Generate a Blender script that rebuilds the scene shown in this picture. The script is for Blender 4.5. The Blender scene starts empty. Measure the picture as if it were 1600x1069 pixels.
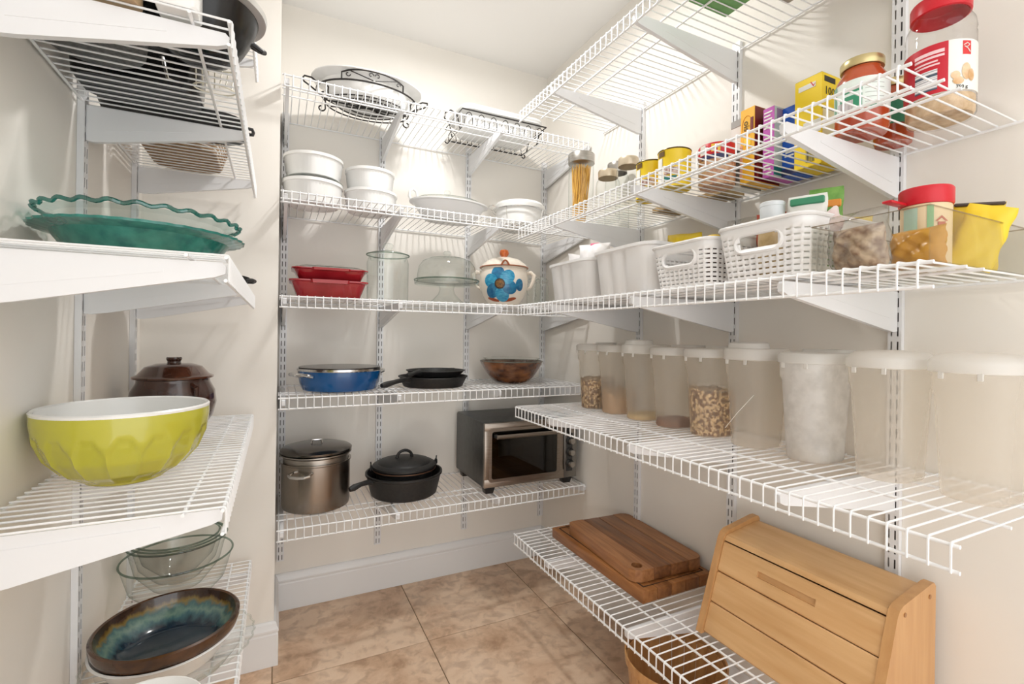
import bpy, bmesh, math, random
from mathutils import Vector, Matrix
random.seed(7)
PI = math.pi
C = bpy.context.scene.collection

# ------------------------------------------------------------------ camera, world, lights, exposure
S = bpy.context.scene
YAW, ROLL, FPX = math.radians(26.0626), math.radians(0.7532), 748.95
CAMZ = 1.12
fw = Vector((math.sin(YAW), math.cos(YAW), 0)); rt = Vector((math.cos(YAW), -math.sin(YAW), 0)); up = Vector((0, 0, 1))
r3 = rt * math.cos(ROLL) + up * math.sin(ROLL); u3 = up * math.cos(ROLL) - rt * math.sin(ROLL)
cam = bpy.data.cameras.new('camera'); camo = bpy.data.objects.new('camera', cam); C.objects.link(camo)
camo.matrix_world = Matrix(((r3.x, u3.x, -fw.x, 0), (r3.y, u3.y, -fw.y, 0), (r3.z, u3.z, -fw.z, CAMZ), (0, 0, 0, 1)))
cam.sensor_width = 36; cam.lens = FPX / 1600 * 36; cam.shift_y = -(534.5 - 523.6) / 1600
cam.clip_start = 0.02
S.camera = camo
w = bpy.data.worlds.new('hallway_daylight'); S.world = w; w.use_nodes = True
w.node_tree.nodes['Background'].inputs[0].default_value = (1.0, 0.995, 0.985, 1)
w.node_tree.nodes['Background'].inputs[1].default_value = 1.6
pl = bpy.data.lights.new('ceiling_lamp_light', 'AREA'); pl.shape = 'DISK'; pl.size = 0.13; pl.energy = 8.8; pl.color = (1.0, 0.98, 0.955)
plo = bpy.data.objects.new('ceiling_lamp_light', pl); plo.location = (0.56, 1.43, 2.38); C.objects.link(plo)
S.view_settings.view_transform = 'Standard'; S.view_settings.look = 'None'; S.view_settings.gamma = 1
S.view_settings.use_curve_mapping = False
S.view_settings.exposure = 0.42

# ------------------------------------------------------------------ materials
def lin(c):
    def f(v):
        v = v / 255.0
        return v / 12.92 if v <= 0.04045 else ((v + 0.055) / 1.055) ** 2.4
    return (f(c[0]), f(c[1]), f(c[2]), 1)
MATS = {}
def mat(name, col, rough=0.5, metal=0.0, col2=None, scale=20, stretch=(1, 1, 1), bump=0.0, bscale=None, coat=0.0, spec=0.5, detail=4, ramp=(0.35, 0.65), trans=0.0, rot=(0, 0, 0)):
    if name in MATS: return MATS[name]
    m = bpy.data.materials.new(name); m.use_nodes = True; nt = m.node_tree; b = nt.nodes['Principled BSDF']
    b.inputs['Base Color'].default_value = lin(col); b.inputs['Roughness'].default_value = rough
    b.inputs['Metallic'].default_value = metal; b.inputs['Coat Weight'].default_value = coat
    b.inputs['Specular IOR Level'].default_value = spec
    if trans: b.inputs['Transmission Weight'].default_value = trans
    if col2 or bump:
        tc = nt.nodes.new('ShaderNodeTexCoord'); mp = nt.nodes.new('ShaderNodeMapping')
        mp.inputs['Scale'].default_value = stretch; mp.inputs['Rotation'].default_value = rot
        nt.links.new(tc.outputs['Object'], mp.inputs['Vector'])
    if col2:
        n = nt.nodes.new('ShaderNodeTexNoise'); n.inputs['Scale'].default_value = scale; n.inputs['Detail'].default_value = detail
        nt.links.new(mp.outputs[0], n.inputs['Vector'])
        r = nt.nodes.new('ShaderNodeValToRGB')
        r.color_ramp.elements[0].position = ramp[0]; r.color_ramp.elements[1].position = ramp[1]
        r.color_ramp.elements[0].color = lin(col); r.color_ramp.elements[1].color = lin(col2)
        nt.links.new(n.outputs['Fac'], r.inputs[0]); nt.links.new(r.outputs[0], b.inputs['Base Color'])
    if bump:
        n2 = nt.nodes.new('ShaderNodeTexNoise'); n2.inputs['Scale'].default_value = bscale or scale; n2.inputs['Detail'].default_value = 3
        nt.links.new(mp.outputs[0], n2.inputs['Vector'])
        bp = nt.nodes.new('ShaderNodeBump'); bp.inputs['Strength'].default_value = bump; bp.inputs['Distance'].default_value = 0.002
        nt.links.new(n2.outputs['Fac'], bp.inputs['Height']); nt.links.new(bp.outputs[0], b.inputs['Normal'])
    MATS[name] = m
    return m
def glass(name, tint=(253, 254, 253), edge=0.75, base=0.03, rough=0.03, edgecol=(150, 165, 158)):
    """thin clear wall: transparent body, tinted and reflective towards grazing edges"""
    if name in MATS: return MATS[name]
    m = bpy.data.materials.new(name); m.use_nodes = True; nt = m.node_tree; nt.nodes.clear()
    o = nt.nodes.new('ShaderNodeOutputMaterial'); lw = nt.nodes.new('ShaderNodeLayerWeight'); lw.inputs['Blend'].default_value = 0.35
    mixc = nt.nodes.new('ShaderNodeMix'); mixc.data_type = 'RGBA'
    mixc.inputs['A'].default_value = lin(tint); mixc.inputs['B'].default_value = lin(edgecol)
    pw = nt.nodes.new('ShaderNodeMath'); pw.operation = 'POWER'; pw.inputs[1].default_value = 4.5
    nt.links.new(lw.outputs['Facing'], pw.inputs[0]); nt.links.new(pw.outputs[0], mixc.inputs['Factor'])
    tr = nt.nodes.new('ShaderNodeBsdfTransparent'); nt.links.new(mixc.outputs['Result'], tr.inputs[0])
    gl = nt.nodes.new('ShaderNodeBsdfGlossy'); gl.inputs['Roughness'].default_value = rough
    ma = nt.nodes.new('ShaderNodeMath'); ma.operation = 'MULTIPLY_ADD'; ma.inputs[1].default_value = edge * 0.6; ma.inputs[2].default_value = base
    p2 = nt.nodes.new('ShaderNodeMath'); p2.operation = 'POWER'; p2.inputs[1].default_value = 3.0
    nt.links.new(lw.outputs['Facing'], p2.inputs[0]); nt.links.new(p2.outputs[0], ma.inputs[0])
    mx = nt.nodes.new('ShaderNodeMixShader'); nt.links.new(ma.outputs[0], mx.inputs[0]); nt.links.new(tr.outputs[0], mx.inputs[1]); nt.links.new(gl.outputs[0], mx.inputs[2])
    nt.links.new(mx.outputs[0], o.inputs[0]); MATS[name] = m
    return m
def milky(name, col=(232, 228, 220), clear=0.45, rough=0.25, blotch=None):
    """cloudy thin plastic: part see-through, part translucent"""
    if name in MATS: return MATS[name]
    m = bpy.data.materials.new(name); m.use_nodes = True; nt = m.node_tree; nt.nodes.clear()
    o = nt.nodes.new('ShaderNodeOutputMaterial')
    tr = nt.nodes.new('ShaderNodeBsdfTransparent'); tr.inputs[0].default_value = lin((250, 248, 244))
    pb = nt.nodes.new('ShaderNodeBsdfPrincipled'); pb.inputs['Base Color'].default_value = lin(col); pb.inputs['Roughness'].default_value = rough
    tl = nt.nodes.new('ShaderNodeBsdfTranslucent'); tl.inputs[0].default_value = lin(col)
    m1 = nt.nodes.new('ShaderNodeMixShader'); m1.inputs[0].default_value = 0.45
    nt.links.new(pb.outputs[0], m1.inputs[1]); nt.links.new(tl.outputs[0], m1.inputs[2])
    m2 = nt.nodes.new('ShaderNodeMixShader'); m2.inputs[0].default_value = 1 - clear
    nt.links.new(tr.outputs[0], m2.inputs[1]); nt.links.new(m1.outputs[0], m2.inputs[2]); nt.links.new(m2.outputs[0], o.inputs[0])
    if blotch:
        tc = nt.nodes.new('ShaderNodeTexCoord'); n = nt.nodes.new('ShaderNodeTexNoise'); n.inputs['Scale'].default_value = blotch; n.inputs['Detail'].default_value = 6
        nt.links.new(tc.outputs['Object'], n.inputs['Vector'])
        mr = nt.nodes.new('ShaderNodeMapRange'); mr.inputs[1].default_value = 0.4; mr.inputs[2].default_value = 0.62; mr.inputs[3].default_value = 1 - clear; mr.inputs[4].default_value = 1.0
        nt.links.new(n.outputs['Fac'], mr.inputs[0]); nt.links.new(mr.outputs[0], m2.inputs[0])
    MATS[name] = m
    return m
WALL = mat('wall_paint', (241, 237, 230), 0.72, col2=(238, 234, 227), scale=3, bump=0.05, bscale=220)
CEIL = mat('ceiling_paint', (244, 243, 241), 0.8, bump=0.05, bscale=150)
TRIM = mat('trim_paint', (238, 239, 240), 0.35)
WIRE = mat('white_vinyl_wire', (242, 243, 244), 0.35)
METW = mat('white_powder_coat', (233, 234, 236), 0.38)
GROUT = mat('grout', (150, 126, 100), 0.9, col2=(132, 110, 88), scale=60)
STEEL = mat('brushed_steel', (190, 186, 180), 0.3, 1.0, col2=(168, 164, 158), scale=30, stretch=(1, 1, 14))
CHROME = mat('chrome', (215, 215, 215), 0.15, 1.0)
IRON = mat('cast_iron', (26, 26, 27), 0.5, 0.0, col2=(38, 37, 36), scale=90, bump=0.12, bscale=260)
WROUGHT = mat('wrought_iron', (34, 31, 30), 0.55)
STONEW = mat('white_stoneware', (240, 240, 238), 0.22, coat=0.3)
WPLAST = mat('white_plastic', (240, 240, 240), 0.4)
BLACK = mat('black_plastic', (20, 20, 21), 0.45)
GLASS = glass('clear_glass')
GLASSG = glass('green_tinged_glass', (253, 255, 254), edgecol=(140, 156, 147), edge=0.8, base=0.07)
ACRYL = glass('clear_acrylic', (252, 252, 250), edgecol=(190, 186, 176), edge=0.5, base=0.04)
FILM = glass('clear_film', (248, 247, 245), edgecol=(215, 214, 210), edge=0.7, base=0.10, rough=0.12)

# ------------------------------------------------------------------ mesh helpers
class M:
    def __init__(s): s.v = []; s.f = []
    def add(s, vs, fs):
        k = len(s.v); s.v += [tuple(v) for v in vs]; s.f += [tuple(i + k for i in f) for f in fs]; return s
    def box(s, x0, x1, y0, y1, z0, z1):
        return s.add([(x0, y0, z0), (x1, y0, z0), (x1, y1, z0), (x0, y1, z0), (x0, y0, z1), (x1, y0, z1), (x1, y1, z1), (x0, y1, z1)],
                     [(0, 3, 2, 1), (4, 5, 6, 7), (0, 1, 5, 4), (1, 2, 6, 5), (2, 3, 7, 6), (3, 0, 4, 7)])
    def rbox(s, x0, x1, y0, y1, z0, z1, b=0.004, seg=2):
        bm = bmesh.new(); bmesh.ops.create_cube(bm, size=1)
        for v in bm.verts: v.co = Vector(((x0 + x1) / 2 + v.co.x * (x1 - x0), (y0 + y1) / 2 + v.co.y * (y1 - y0), (z0 + z1) / 2 + v.co.z * (z1 - z0)))
        b = min(b, 0.49 * min(x1 - x0, y1 - y0, z1 - z0))
        bmesh.ops.bevel(bm, geom=list(bm.edges), offset=b, segments=seg, profile=0.5, affect='EDGES')
        bm.verts.index_update()
        s.add([v.co[:] for v in bm.verts], [[v.index for v in f.verts] for f in bm.faces]); bm.free(); return s
    def rings(s, rings, cap0=True, cap1=True, closed=False):
        n = len(rings[0]); vs = [p for r in rings for p in r]; fs = []
        K = len(rings)
        for k in range(K if closed else K - 1):
            a = k * n; b = ((k + 1) % K) * n
            for i in range(n):
                j = (i + 1) % n; fs.append((a + i, a + j, b + j, b + i))
        if not closed:
            if cap0: fs.append(tuple(reversed(range(n))))
            if cap1: fs.append(tuple((K - 1) * n + i for i in range(n)))
        return s.add(vs, fs)
    def lathe(s, prof, n=32, sx=1, sy=1, cx=0, cy=0, mod=None, cap0=True, cap1=True, a0=0):
        rs = []
        for (r, z) in prof:
            ring = []
            for i in range(n):
                a = a0 + 2 * PI * i / n; q = r * (mod(a, r, z) if mod else 1)
                ring.append((cx + q * sx * math.cos(a), cy + q * sy * math.sin(a), z))
            rs.append(ring)
        return s.rings(rs, cap0, cap1)
    def tube(s, pts, r, n=6, closed=False):
        pts = [Vector(p) for p in pts]; K = len(pts); rs = []; prev = None
        for k in range(K):
            if closed: t = pts[(k + 1) % K] - pts[k - 1]
            else: t = pts[min(k + 1, K - 1)] - pts[max(k - 1, 0)]
            if t.length < 1e-9: t = Vector((0, 0, 1))
            t.normalize()
            if prev is None:
                a = Vector((0, 0, 1)) if abs(t.z) < 0.9 else Vector((1, 0, 0)); nn = t.cross(a).normalized()
            else:
                nn = prev - t * prev.dot(t)
                if nn.length < 1e-6: nn = t.orthogonal()
                nn.normalize()
            prev = nn; bb = t.cross(nn); rr = r[k] if isinstance(r, (list, tuple)) else r
            rs.append([pts[k] + (nn * math.cos(2 * PI * i / n) + bb * math.sin(2 * PI * i / n)) * rr for i in range(n)])
        return s.rings(rs, closed=closed)
    def prism(s, poly, y0, y1, axis='y'):
        """poly of (a, b) pairs extruded along an axis: axis y -> (a, ., b); axis x -> (., a, b); axis z -> (a, b, .)"""
        def P(a, b, t): return {'y': (a, t, b), 'x': (t, a, b), 'z': (a, b, t)}[axis]
        n = len(poly)
        return s.add([P(a, b, y0) for a, b in poly] + [P(a, b, y1) for a, b in poly],
                     [tuple(range(n)), tuple(reversed(range(n, 2 * n)))] + [(i, i + n, (i + 1) % n + n, (i + 1) % n) for i in range(n)])
    def mesh(s, name, m, smooth=35):
        me = bpy.data.meshes.new(name); me.from_pydata(s.v, [], s.f)
        bm = bmesh.new(); bm.from_mesh(me); bmesh.ops.recalc_face_normals(bm, faces=bm.faces); bm.to_mesh(me); bm.free()
        if smooth:
            for p in me.polygons: p.use_smooth = True
            me.set_sharp_from_angle(angle=math.radians(smooth))
        me.materials.append(m); return me
    def build(s, name, m, parent=None, loc=(0, 0, 0), rz=0, smooth=35):
        return link(name, s.mesh(name, m, smooth), parent, loc, rz)
def link(name, me, parent=None, loc=(0, 0, 0), rz=0, rot=None):
    o = bpy.data.objects.new(name, me); C.objects.link(o); o.location = loc
    o.rotation_euler = rot if rot else (0, 0, rz)
    if parent: o.parent = parent
    return o
def tag(o, label, cat, group=None):
    o['label'] = label; o['category'] = cat
    if group: o['group'] = group
    return o
def thing(name, label, cat, loc=(0, 0, 0), rz=0, group=None, rot=None):
    o = bpy.data.objects.new(name, None); C.objects.link(o); o.empty_display_size = 0.05
    o.location = loc; o.rotation_euler = rot if rot else (0, 0, rz)
    return tag(o, label, cat, group)
def struct(o): o['kind'] = 'structure'; return o
def rrect(w_, d_, r, z, n=5, cx=0, cy=0):
    r = min(r, w_ / 2 - 1e-4, d_ / 2 - 1e-4); out = []
    for (sx, sy, a0) in ((1, 1, 0), (-1, 1, PI / 2), (-1, -1, PI), (1, -1, 1.5 * PI)):
        for i in range(n + 1):
            a = a0 + PI / 2 * i / n
            out.append((cx + sx * (w_ / 2 - r) + r * math.cos(a), cy + sy * (d_ / 2 - r) + r * math.sin(a), z))
    return out
def arc(c, r, a0, a1, n, plane='xz'):
    out = []
    for i in range(n + 1):
        a = a0 + (a1 - a0) * i / n; u, v = r * math.cos(a), r * math.sin(a)
        out.append({'xz': (c[0] + u, c[1], c[2] + v), 'yz': (c[0], c[1] + u, c[2] + v), 'xy': (c[0] + u, c[1] + v, c[2])}[plane])
    return out
def spiral(c, r0, r1, a0, a1, n, plane='xz'):
    out = []
    for i in range(n + 1):
        t = i / n; a = a0 + (a1 - a0) * t; r = r0 + (r1 - r0) * t; u, v = r * math.cos(a), r * math.sin(a)
        out.append({'xz': (c[0] + u, c[1], c[2] + v), 'yz': (c[0], c[1] + u, c[2] + v)}[plane])
    return out
def oval(cx, cy, z, a, b, n=40): return [(cx + a * math.cos(2 * PI * i / n), cy + b * math.sin(2 * PI * i / n), z) for i in range(n)]
def wrap(m, R, a0, a1, z0, z1, n=10, off=0.0006, taper=0.0):
    """curved label patch on a cylinder of radius R about the local z axis (thin, with its own thickness)"""
    rs = []
    for (rr, z) in ((R + off, z0), (R + taper + off, z1), (R + taper - 0.0008, z1), (R - 0.0008, z0)):
        rs.append([((rr) * math.cos(a0 + (a1 - a0) * i / n), (rr) * math.sin(a0 + (a1 - a0) * i / n), z) for i in range(n + 1)])
    vs = [p for r in rs for p in r]; k = n + 1; fs = []
    for j in range(4):
        for i in range(n):
            a = j * k; b = ((j + 1) % 4) * k; fs.append((a + i, a + i + 1, b + i + 1, b + i))
    m.add(vs, fs); return m
def text(name, body, size, m, parent, loc, rot, extrude=0.0002):
    cu = bpy.data.curves.new(name, 'FONT'); cu.body = body; cu.size = size; cu.align_x = 'CENTER'; cu.align_y = 'CENTER'; cu.extrude = extrude; cu.resolution_u = 2
    t = bpy.data.objects.new(name, cu); C.objects.link(t)
    dg = bpy.context.evaluated_depsgraph_get(); me = bpy.data.meshes.new_from_object(t.evaluated_get(dg))
    bpy.data.objects.remove(t); bpy.data.curves.remove(cu)
    me.materials.clear(); me.materials.append(m)
    return link(name, me, parent, loc, rot=rot)

# ------------------------------------------------------------------ the room
XL, XR, YB, YS, XS, ZC, Y0 = -0.375, 1.23, 2.14, 1.80, 0.0, 2.44, -0.75
T = 0.10
struct(M().box(XS, XR, YB, YB + T, 0, ZC).build('wall_back', WALL))
struct(M().box(XR, XR + T, Y0, YB + T, 0, ZC).build('wall_right', WALL))
struct(M().box(XL - T, XL, Y0, YS, 0, ZC).build('wall_left', WALL))
struct(M().box(XL - T, XS, YS, YB + T, 0, ZC).build('wall_stub', WALL))
struct(M().box(XL - T, XR + T, Y0, YB + T, ZC, ZC + 0.05).build('ceiling', CEIL))
floor = struct(M().box(XL - T, XR + T, Y0, YB + T, -0.06, -0.003).build('floor', GROUT))
# stone-look tiles, each a piece of the floor
def tile_mat():
    m = bpy.data.materials.new('travertine_tile'); m.use_nodes = True; nt = m.node_tree; b = nt.nodes['Principled BSDF']
    tc = nt.nodes.new('ShaderNodeTexCoord'); oi = nt.nodes.new('ShaderNodeObjectInfo')
    ad = nt.nodes.new('ShaderNodeVectorMath'); ad.operation = 'MULTIPLY_ADD'; ad.inputs[1].default_value = (1, 1, 1)
    cmb = nt.nodes.new('ShaderNodeVectorMath'); cmb.operation = 'SCALE'; cmb.inputs[0].default_value = (17, 31, 5)
    nt.links.new(oi.outputs['Random'], cmb.inputs['Scale'])
    nt.links.new(tc.outputs['Object'], ad.inputs[0]); nt.links.new(cmb.outputs[0], ad.inputs[2])
    n1 = nt.nodes.new('ShaderNodeTexNoise'); n1.inputs['Scale'].default_value = 5.0; n1.inputs['Detail'].default_value = 9; n1.inputs['Roughness'].default_value = 0.66; n1.inputs['Distortion'].default_value = 0.4
    nt.links.new(ad.outputs[0], n1.inputs['Vector'])
    r1 = nt.nodes.new('ShaderNodeValToRGB'); e = r1.color_ramp.elements
    e[0].position = 0.30; e[0].color = lin((192, 156, 126)); e[1].position = 0.72; e[1].color = lin((242, 216, 190))
    x = e.new(0.43); x.color = lin((218, 184, 154)); x = e.new(0.55); x.color = lin((234, 205, 177))
    nt.links.new(n1.outputs['Fac'], r1.inputs[0])
    n2 = nt.nodes.new('ShaderNodeTexNoise'); n2.inputs['Scale'].default_value = 22; n2.inputs['Detail'].default_value = 8; n2.inputs['Distortion'].default_value = 0.5
    nt.links.new(ad.outputs[0], n2.inputs['Vector'])
    r2 = nt.nodes.new('ShaderNodeValToRGB'); r2.color_ramp.elements[0].position = 0.36; r2.color_ramp.elements[0].color = lin((172, 152, 138)); r2.color_ramp.elements[1].position = 0.52; r2.color_ramp.elements[1].color = (1, 1, 1, 1)
    nt.links.new(n2.outputs['Fac'], r2.inputs[0])
    mx = nt.nodes.new('ShaderNodeMix'); mx.data_type = 'RGBA'; mx.blend_type = 'MULTIPLY'; mx.inputs['Factor'].default_value = 0.38
    nt.links.new(r1.outputs[0], mx.inputs['A']); nt.links.new(r2.outputs[0], mx.inputs['B']); nt.links.new(mx.outputs['Result'], b.inputs['Base Color'])
    b.inputs['Roughness'].default_value = 0.42
    return m
TILE = tile_mat()
xs = [XL, -0.003, 0.508, 1.019, XR]; ys = [Y0]
y = 1.70
while y > Y0: ys.append(y); y -= 0.511
ys = sorted(ys) + [YB]
for i in range(len(xs) - 1):
    for j in range(len(ys) - 1):
        x0, x1, y0, y1 = xs[i] + 0.0016, xs[i + 1] - 0.0016, ys[j] + 0.0016, ys[j + 1] - 0.0016
        if i == 0:
            y1 = min(y1, YS)
            if y1 - y0 < 0.02: continue
        cx, cy = (x0 + x1) / 2, (y0 + y1) / 2
        M().rbox(x0 - cx, x1 - cx, y0 - cy, y1 - cy, -0.0035, 0, 0.0012, 1).build('tile', TILE, floor, (cx, cy, 0))
# baseboards with a moulded top
BP = [(0, 0), (0.014, 0), (0.014, 0.105), (0.0125, 0.108), (0.0125, 0.112), (0.0150, 0.116), (0.0150, 0.122), (0.010, 0.132), (0.0085, 0.140), (0.004, 0.146), (0, 0.146)]
def baseboard(name, p0, p1, inward, e0=0, e1=0):
    p0, p1, n = Vector((*p0, 0)), Vector((*p1, 0)), Vector((*inward, 0)); d = (p1 - p0).normalized(); m = M()
    a = [p0 + n * (u + 0.0004) - d * u * e0 + Vector((0, 0, z + 0.0006)) for u, z in BP]; b = [p1 + n * (u + 0.0004) + d * u * e1 + Vector((0, 0, z + 0.0006)) for u, z in BP]
    k = len(BP); m.add([tuple(v) for v in a + b], [tuple(range(k)), tuple(reversed(range(k, 2 * k)))] + [(i, i + k, (i + 1) % k + k, (i + 1) % k) for i in range(k)])
    return struct(m.build(name, TRIM, smooth=25))
baseboard('baseboard_back', (XS + 0.001, YB), (XR, YB), (0, -1), -1, -1)
baseboard('baseboard_right', (XR, Y0), (XR, YB), (-1, 0), 0, -1)
baseboard('baseboard_left', (XL, Y0), (XL, YS), (1, 0), 0, -1)
baseboard('baseboard_stub', (XL, YS), (XS, YS), (0, -1), -1, 1)
baseboard('baseboard_return', (XS, YS), (XS, YB), (1, 0), 1, -1)

# ------------------------------------------------------------------ slotted standards, brackets, wire shelves
SW, SD, PITCH = 0.026, 0.012, 0.0318
def standard_mesh(z0, z1):
    """slotted double-row channel; local x = out of the wall, y = along the wall"""
    m = M(); cols = [-SW / 2, -0.0075, -0.0045, 0.0045, 0.0075, SW / 2]; n = int((z1 - z0) / PITCH)
    zs = [z0]
    for k in range(n): zs += [z0 + k * PITCH + 0.006, z0 + k * PITCH + 0.026]
    zs.append(z1)
    vs = [(SD, c, z) for z in zs for c in cols]; fs = []
    for a in range(len(zs) - 1):
        for c in range(5):
            if a % 2 == 1 and c in (1, 3): continue
            fs.append((a * 6 + c, a * 6 + c + 1, a * 6 + 7 + c, a * 6 + 6 + c))
    m.add(vs, fs)
    for sgn in (-1, 1):
        y = sgn * SW / 2; m.add([(0.0004, y, z0), (SD, y, z0), (SD, y, z1), (0.0004, y, z1)], [(0, 1, 2, 3)])
    m.add([(0.0004, -SW / 2, z0), (SD, -SW / 2, z0), (SD, SW / 2, z0), (0.0004, SW / 2, z0)], [(0, 1, 2, 3)])
    m.add([(0.0004, -SW / 2, z1), (SD, -SW / 2, z1), (SD, SW / 2, z1), (0.0004, SW / 2, z1)], [(3, 2, 1, 0)])
    return m
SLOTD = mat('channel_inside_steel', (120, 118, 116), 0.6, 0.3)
std_me = standard_mesh(0.20, 2.0).mesh('shelf_standard', METW, 20)
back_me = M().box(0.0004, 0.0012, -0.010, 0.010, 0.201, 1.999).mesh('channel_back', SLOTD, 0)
def put_standard(x, y, rz, label):
    o = link('shelf_standard', std_me, None, (x, y, 0), rz); tag(o, label, 'shelf track', 'slotted white shelf tracks')
    link('channel_back', back_me, o)
BX = [0.020, 0.402, 0.803, 1.2155]; RY = [1.411, 0.995, 0.577]; LY = [1.70, 1.29, 0.88]
OR4 = ['leftmost', 'second from left', 'third from left', 'rightmost']; OR3 = ['farthest', 'middle', 'nearest']
for i, x in enumerate(BX): put_standard(x, YB, -PI / 2, 'slotted white steel shelf track on the back wall, %s of four' % OR4[i])
for i, yv in enumerate(RY): put_standard(XR, yv, PI, 'slotted white steel shelf track on the right wall, %s from camera' % OR3[i] if i != 1 else 'slotted white steel shelf track on the right wall, middle one')
for i, yv in enumerate(LY): put_standard(XL, yv, 0, 'slotted white steel shelf track on the left wall, %s' % ('beside the stub wall' if i == 0 else 'middle one' if i == 1 else 'nearest the camera'))
WR, RR, LIP = 0.0017, 0.0029, 0.041
def bracket_mesh(D):
    t = 0.0055; d0 = SD + 0.0008; m = M()
    prof = [(d0, -0.011), (D - 0.012, -0.011), (D - 0.006, -0.016), (D - 0.008, -0.030), (D - 0.02, -0.036), (d0 + 0.05, -0.094), (d0 + 0.012, -0.100), (d0, -0.098)]
    if D < 0.35: prof = [(d0, -0.011), (D - 0.010, -0.011), (D - 0.005, -0.016), (D - 0.006, -0.028), (D - 0.02, -0.034), (d0 + 0.04, -0.082), (d0 + 0.012, -0.086), (d0, -0.085)]
    m.prism(prof, -t, t, 'y')
    c = [(d0 + 0.02, -0.030), (D * 0.72, -0.026), (D * 0.72, -0.030), (d0 + 0.03, -0.070 if D > 0.35 else -0.060)]
    return m, c
bm16, e16 = bracket_mesh(0.406); bm12, e12 = bracket_mesh(0.306)
def emboss(c):
    m = M(); t = 0.0062
    m.prism(c, -t, t, 'y'); return m
bme16, bme12 = bm16.mesh('shelf_bracket', METW, 25), bm12.mesh('shelf_bracket', METW, 25)
eme16, eme12 = emboss(e16).mesh('pressed_rib', METW, 25), emboss(e12).mesh('pressed_rib', METW, 25)
def put_bracket(x, y, z, rz, deep, label):
    o = link('shelf_bracket', bme16 if deep else bme12, None, (x, y, z), rz); tag(o, label, 'shelf bracket', 'white steel shelf brackets')
    link('pressed_rib', eme16 if deep else eme12, o)
def wire_mesh(D):
    return M().tube([(0.004, 0, -WR), (D - 0.004, 0, -WR), (D - 0.0012, 0, -WR - 0.0008), (D, 0, -WR - 0.004), (D, 0, -LIP - 0.002)], WR, 6).mesh('wire', WIRE, 40)
wm16, wm12 = wire_mesh(0.406), wire_mesh(0.306)
def put_shelf(loc, rz, D, L, mids, label):
    t = thing('wire_shelf', label, 'wire shelf', loc, rz, 'white wire shelves')
    wm = wm16 if D > 0.35 else wm12
    n = int((L - 0.012) / 0.0254)
    off = (L - n * 0.0254) / 2
    for i in range(n + 1): link('wire', wm, t, (0, off + i * 0.0254, 0))
    zr = -2 * WR - RR + 0.0006
    def rod(d, z): M().tube([(d, 0, z), (d, L, z)], RR, 8).build('rod', WIRE, t, smooth=50)
    rod(0.004 + RR, zr)
    for q in mids: rod(D - q, zr)
    rod(D - WR - RR + 0.0006, zr); rod(D - WR - RR + 0.0006, -LIP)
    return t
ZB = [0.475, 0.908, 1.243, 1.587, 1.967]
LB = ['lowest wire shelf on the back wall, holding the stockpot and toaster oven', 'back wall wire shelf holding the blue pan and iron skillets', 'back wall wire shelf holding the red dishes and cake stand',
      'back wall wire shelf holding the stacked white casseroles', 'top wire shelf on the back wall, holding the iron dish stands']
SB = ['lowest shelf', 'blue pan shelf', 'cake stand shelf', 'white casserole shelf', 'top shelf']
for z, l, s in zip(ZB, LB, SB):
    put_shelf((0.004, YB - 0.001, z), -PI / 2, 0.406, 1.208, (0.10, 0.155), l)
    for i, x in enumerate(BX): put_bracket(x if 0 < i < 3 else x, YB, z, -PI / 2, True, 'white steel bracket under the back wall %s, %s' % (s, OR4[i]))
ZR = [0.360, 0.848, 1.237, 1.530, 1.980]; RN = [0.20, 0.312, 0.345, 0.375, 0.20]
LR = ['lowest wire shelf on the right wall, holding cutting boards and bread box', 'right wall wire shelf holding the row of lidded plastic canisters', 'right wall wire shelf holding white bins and baskets',
      'right wall wire shelf holding food jars, tins and boxes', 'top wire shelf on the right wall, holding a green box']
SR = ['bread box shelf', 'canister shelf', 'basket shelf', 'food jar shelf', 'top shelf']
for z, yn, l, s in zip(ZR, RN, LR, SR):
    put_shelf((XR - 0.001, 1.65, z), PI, 0.406, 1.65 - yn, (0.16, 0.30) if s == 'canister shelf' else (0.10, 0.155), l)
    for i, yv in enumerate(RY): put_bracket(XR, yv, z, PI, True, 'white steel bracket under the right wall %s, %s' % (s, OR3[i]))
ZL = [0.378, 0.852, 1.238, 1.598, 1.975]
LL = ['lowest wire shelf on the left wall, holding glass bowls and pottery baker', 'left wall wire shelf holding the yellow-green bowl', 'left wall wire shelf holding the teal pie dish',
      'left wall wire shelf holding dark roasting pans', 'top wire shelf on the left wall, holding a grey pan']
SL = ['pottery baker shelf', 'yellow-green bowl shelf', 'teal dish shelf', 'dark roaster shelf', 'top shelf']
for z, l, s in zip(ZL, LL, SL):
    put_shelf((XL + 0.001, 0.848, z), 0, 0.306, 1.775 - 0.848, (0.055,), l)
    for i, yv in enumerate(LY): put_bracket(XL, yv, z, 0, False, 'white steel bracket under the left wall %s, %s' % (s, OR3[i]))

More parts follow.
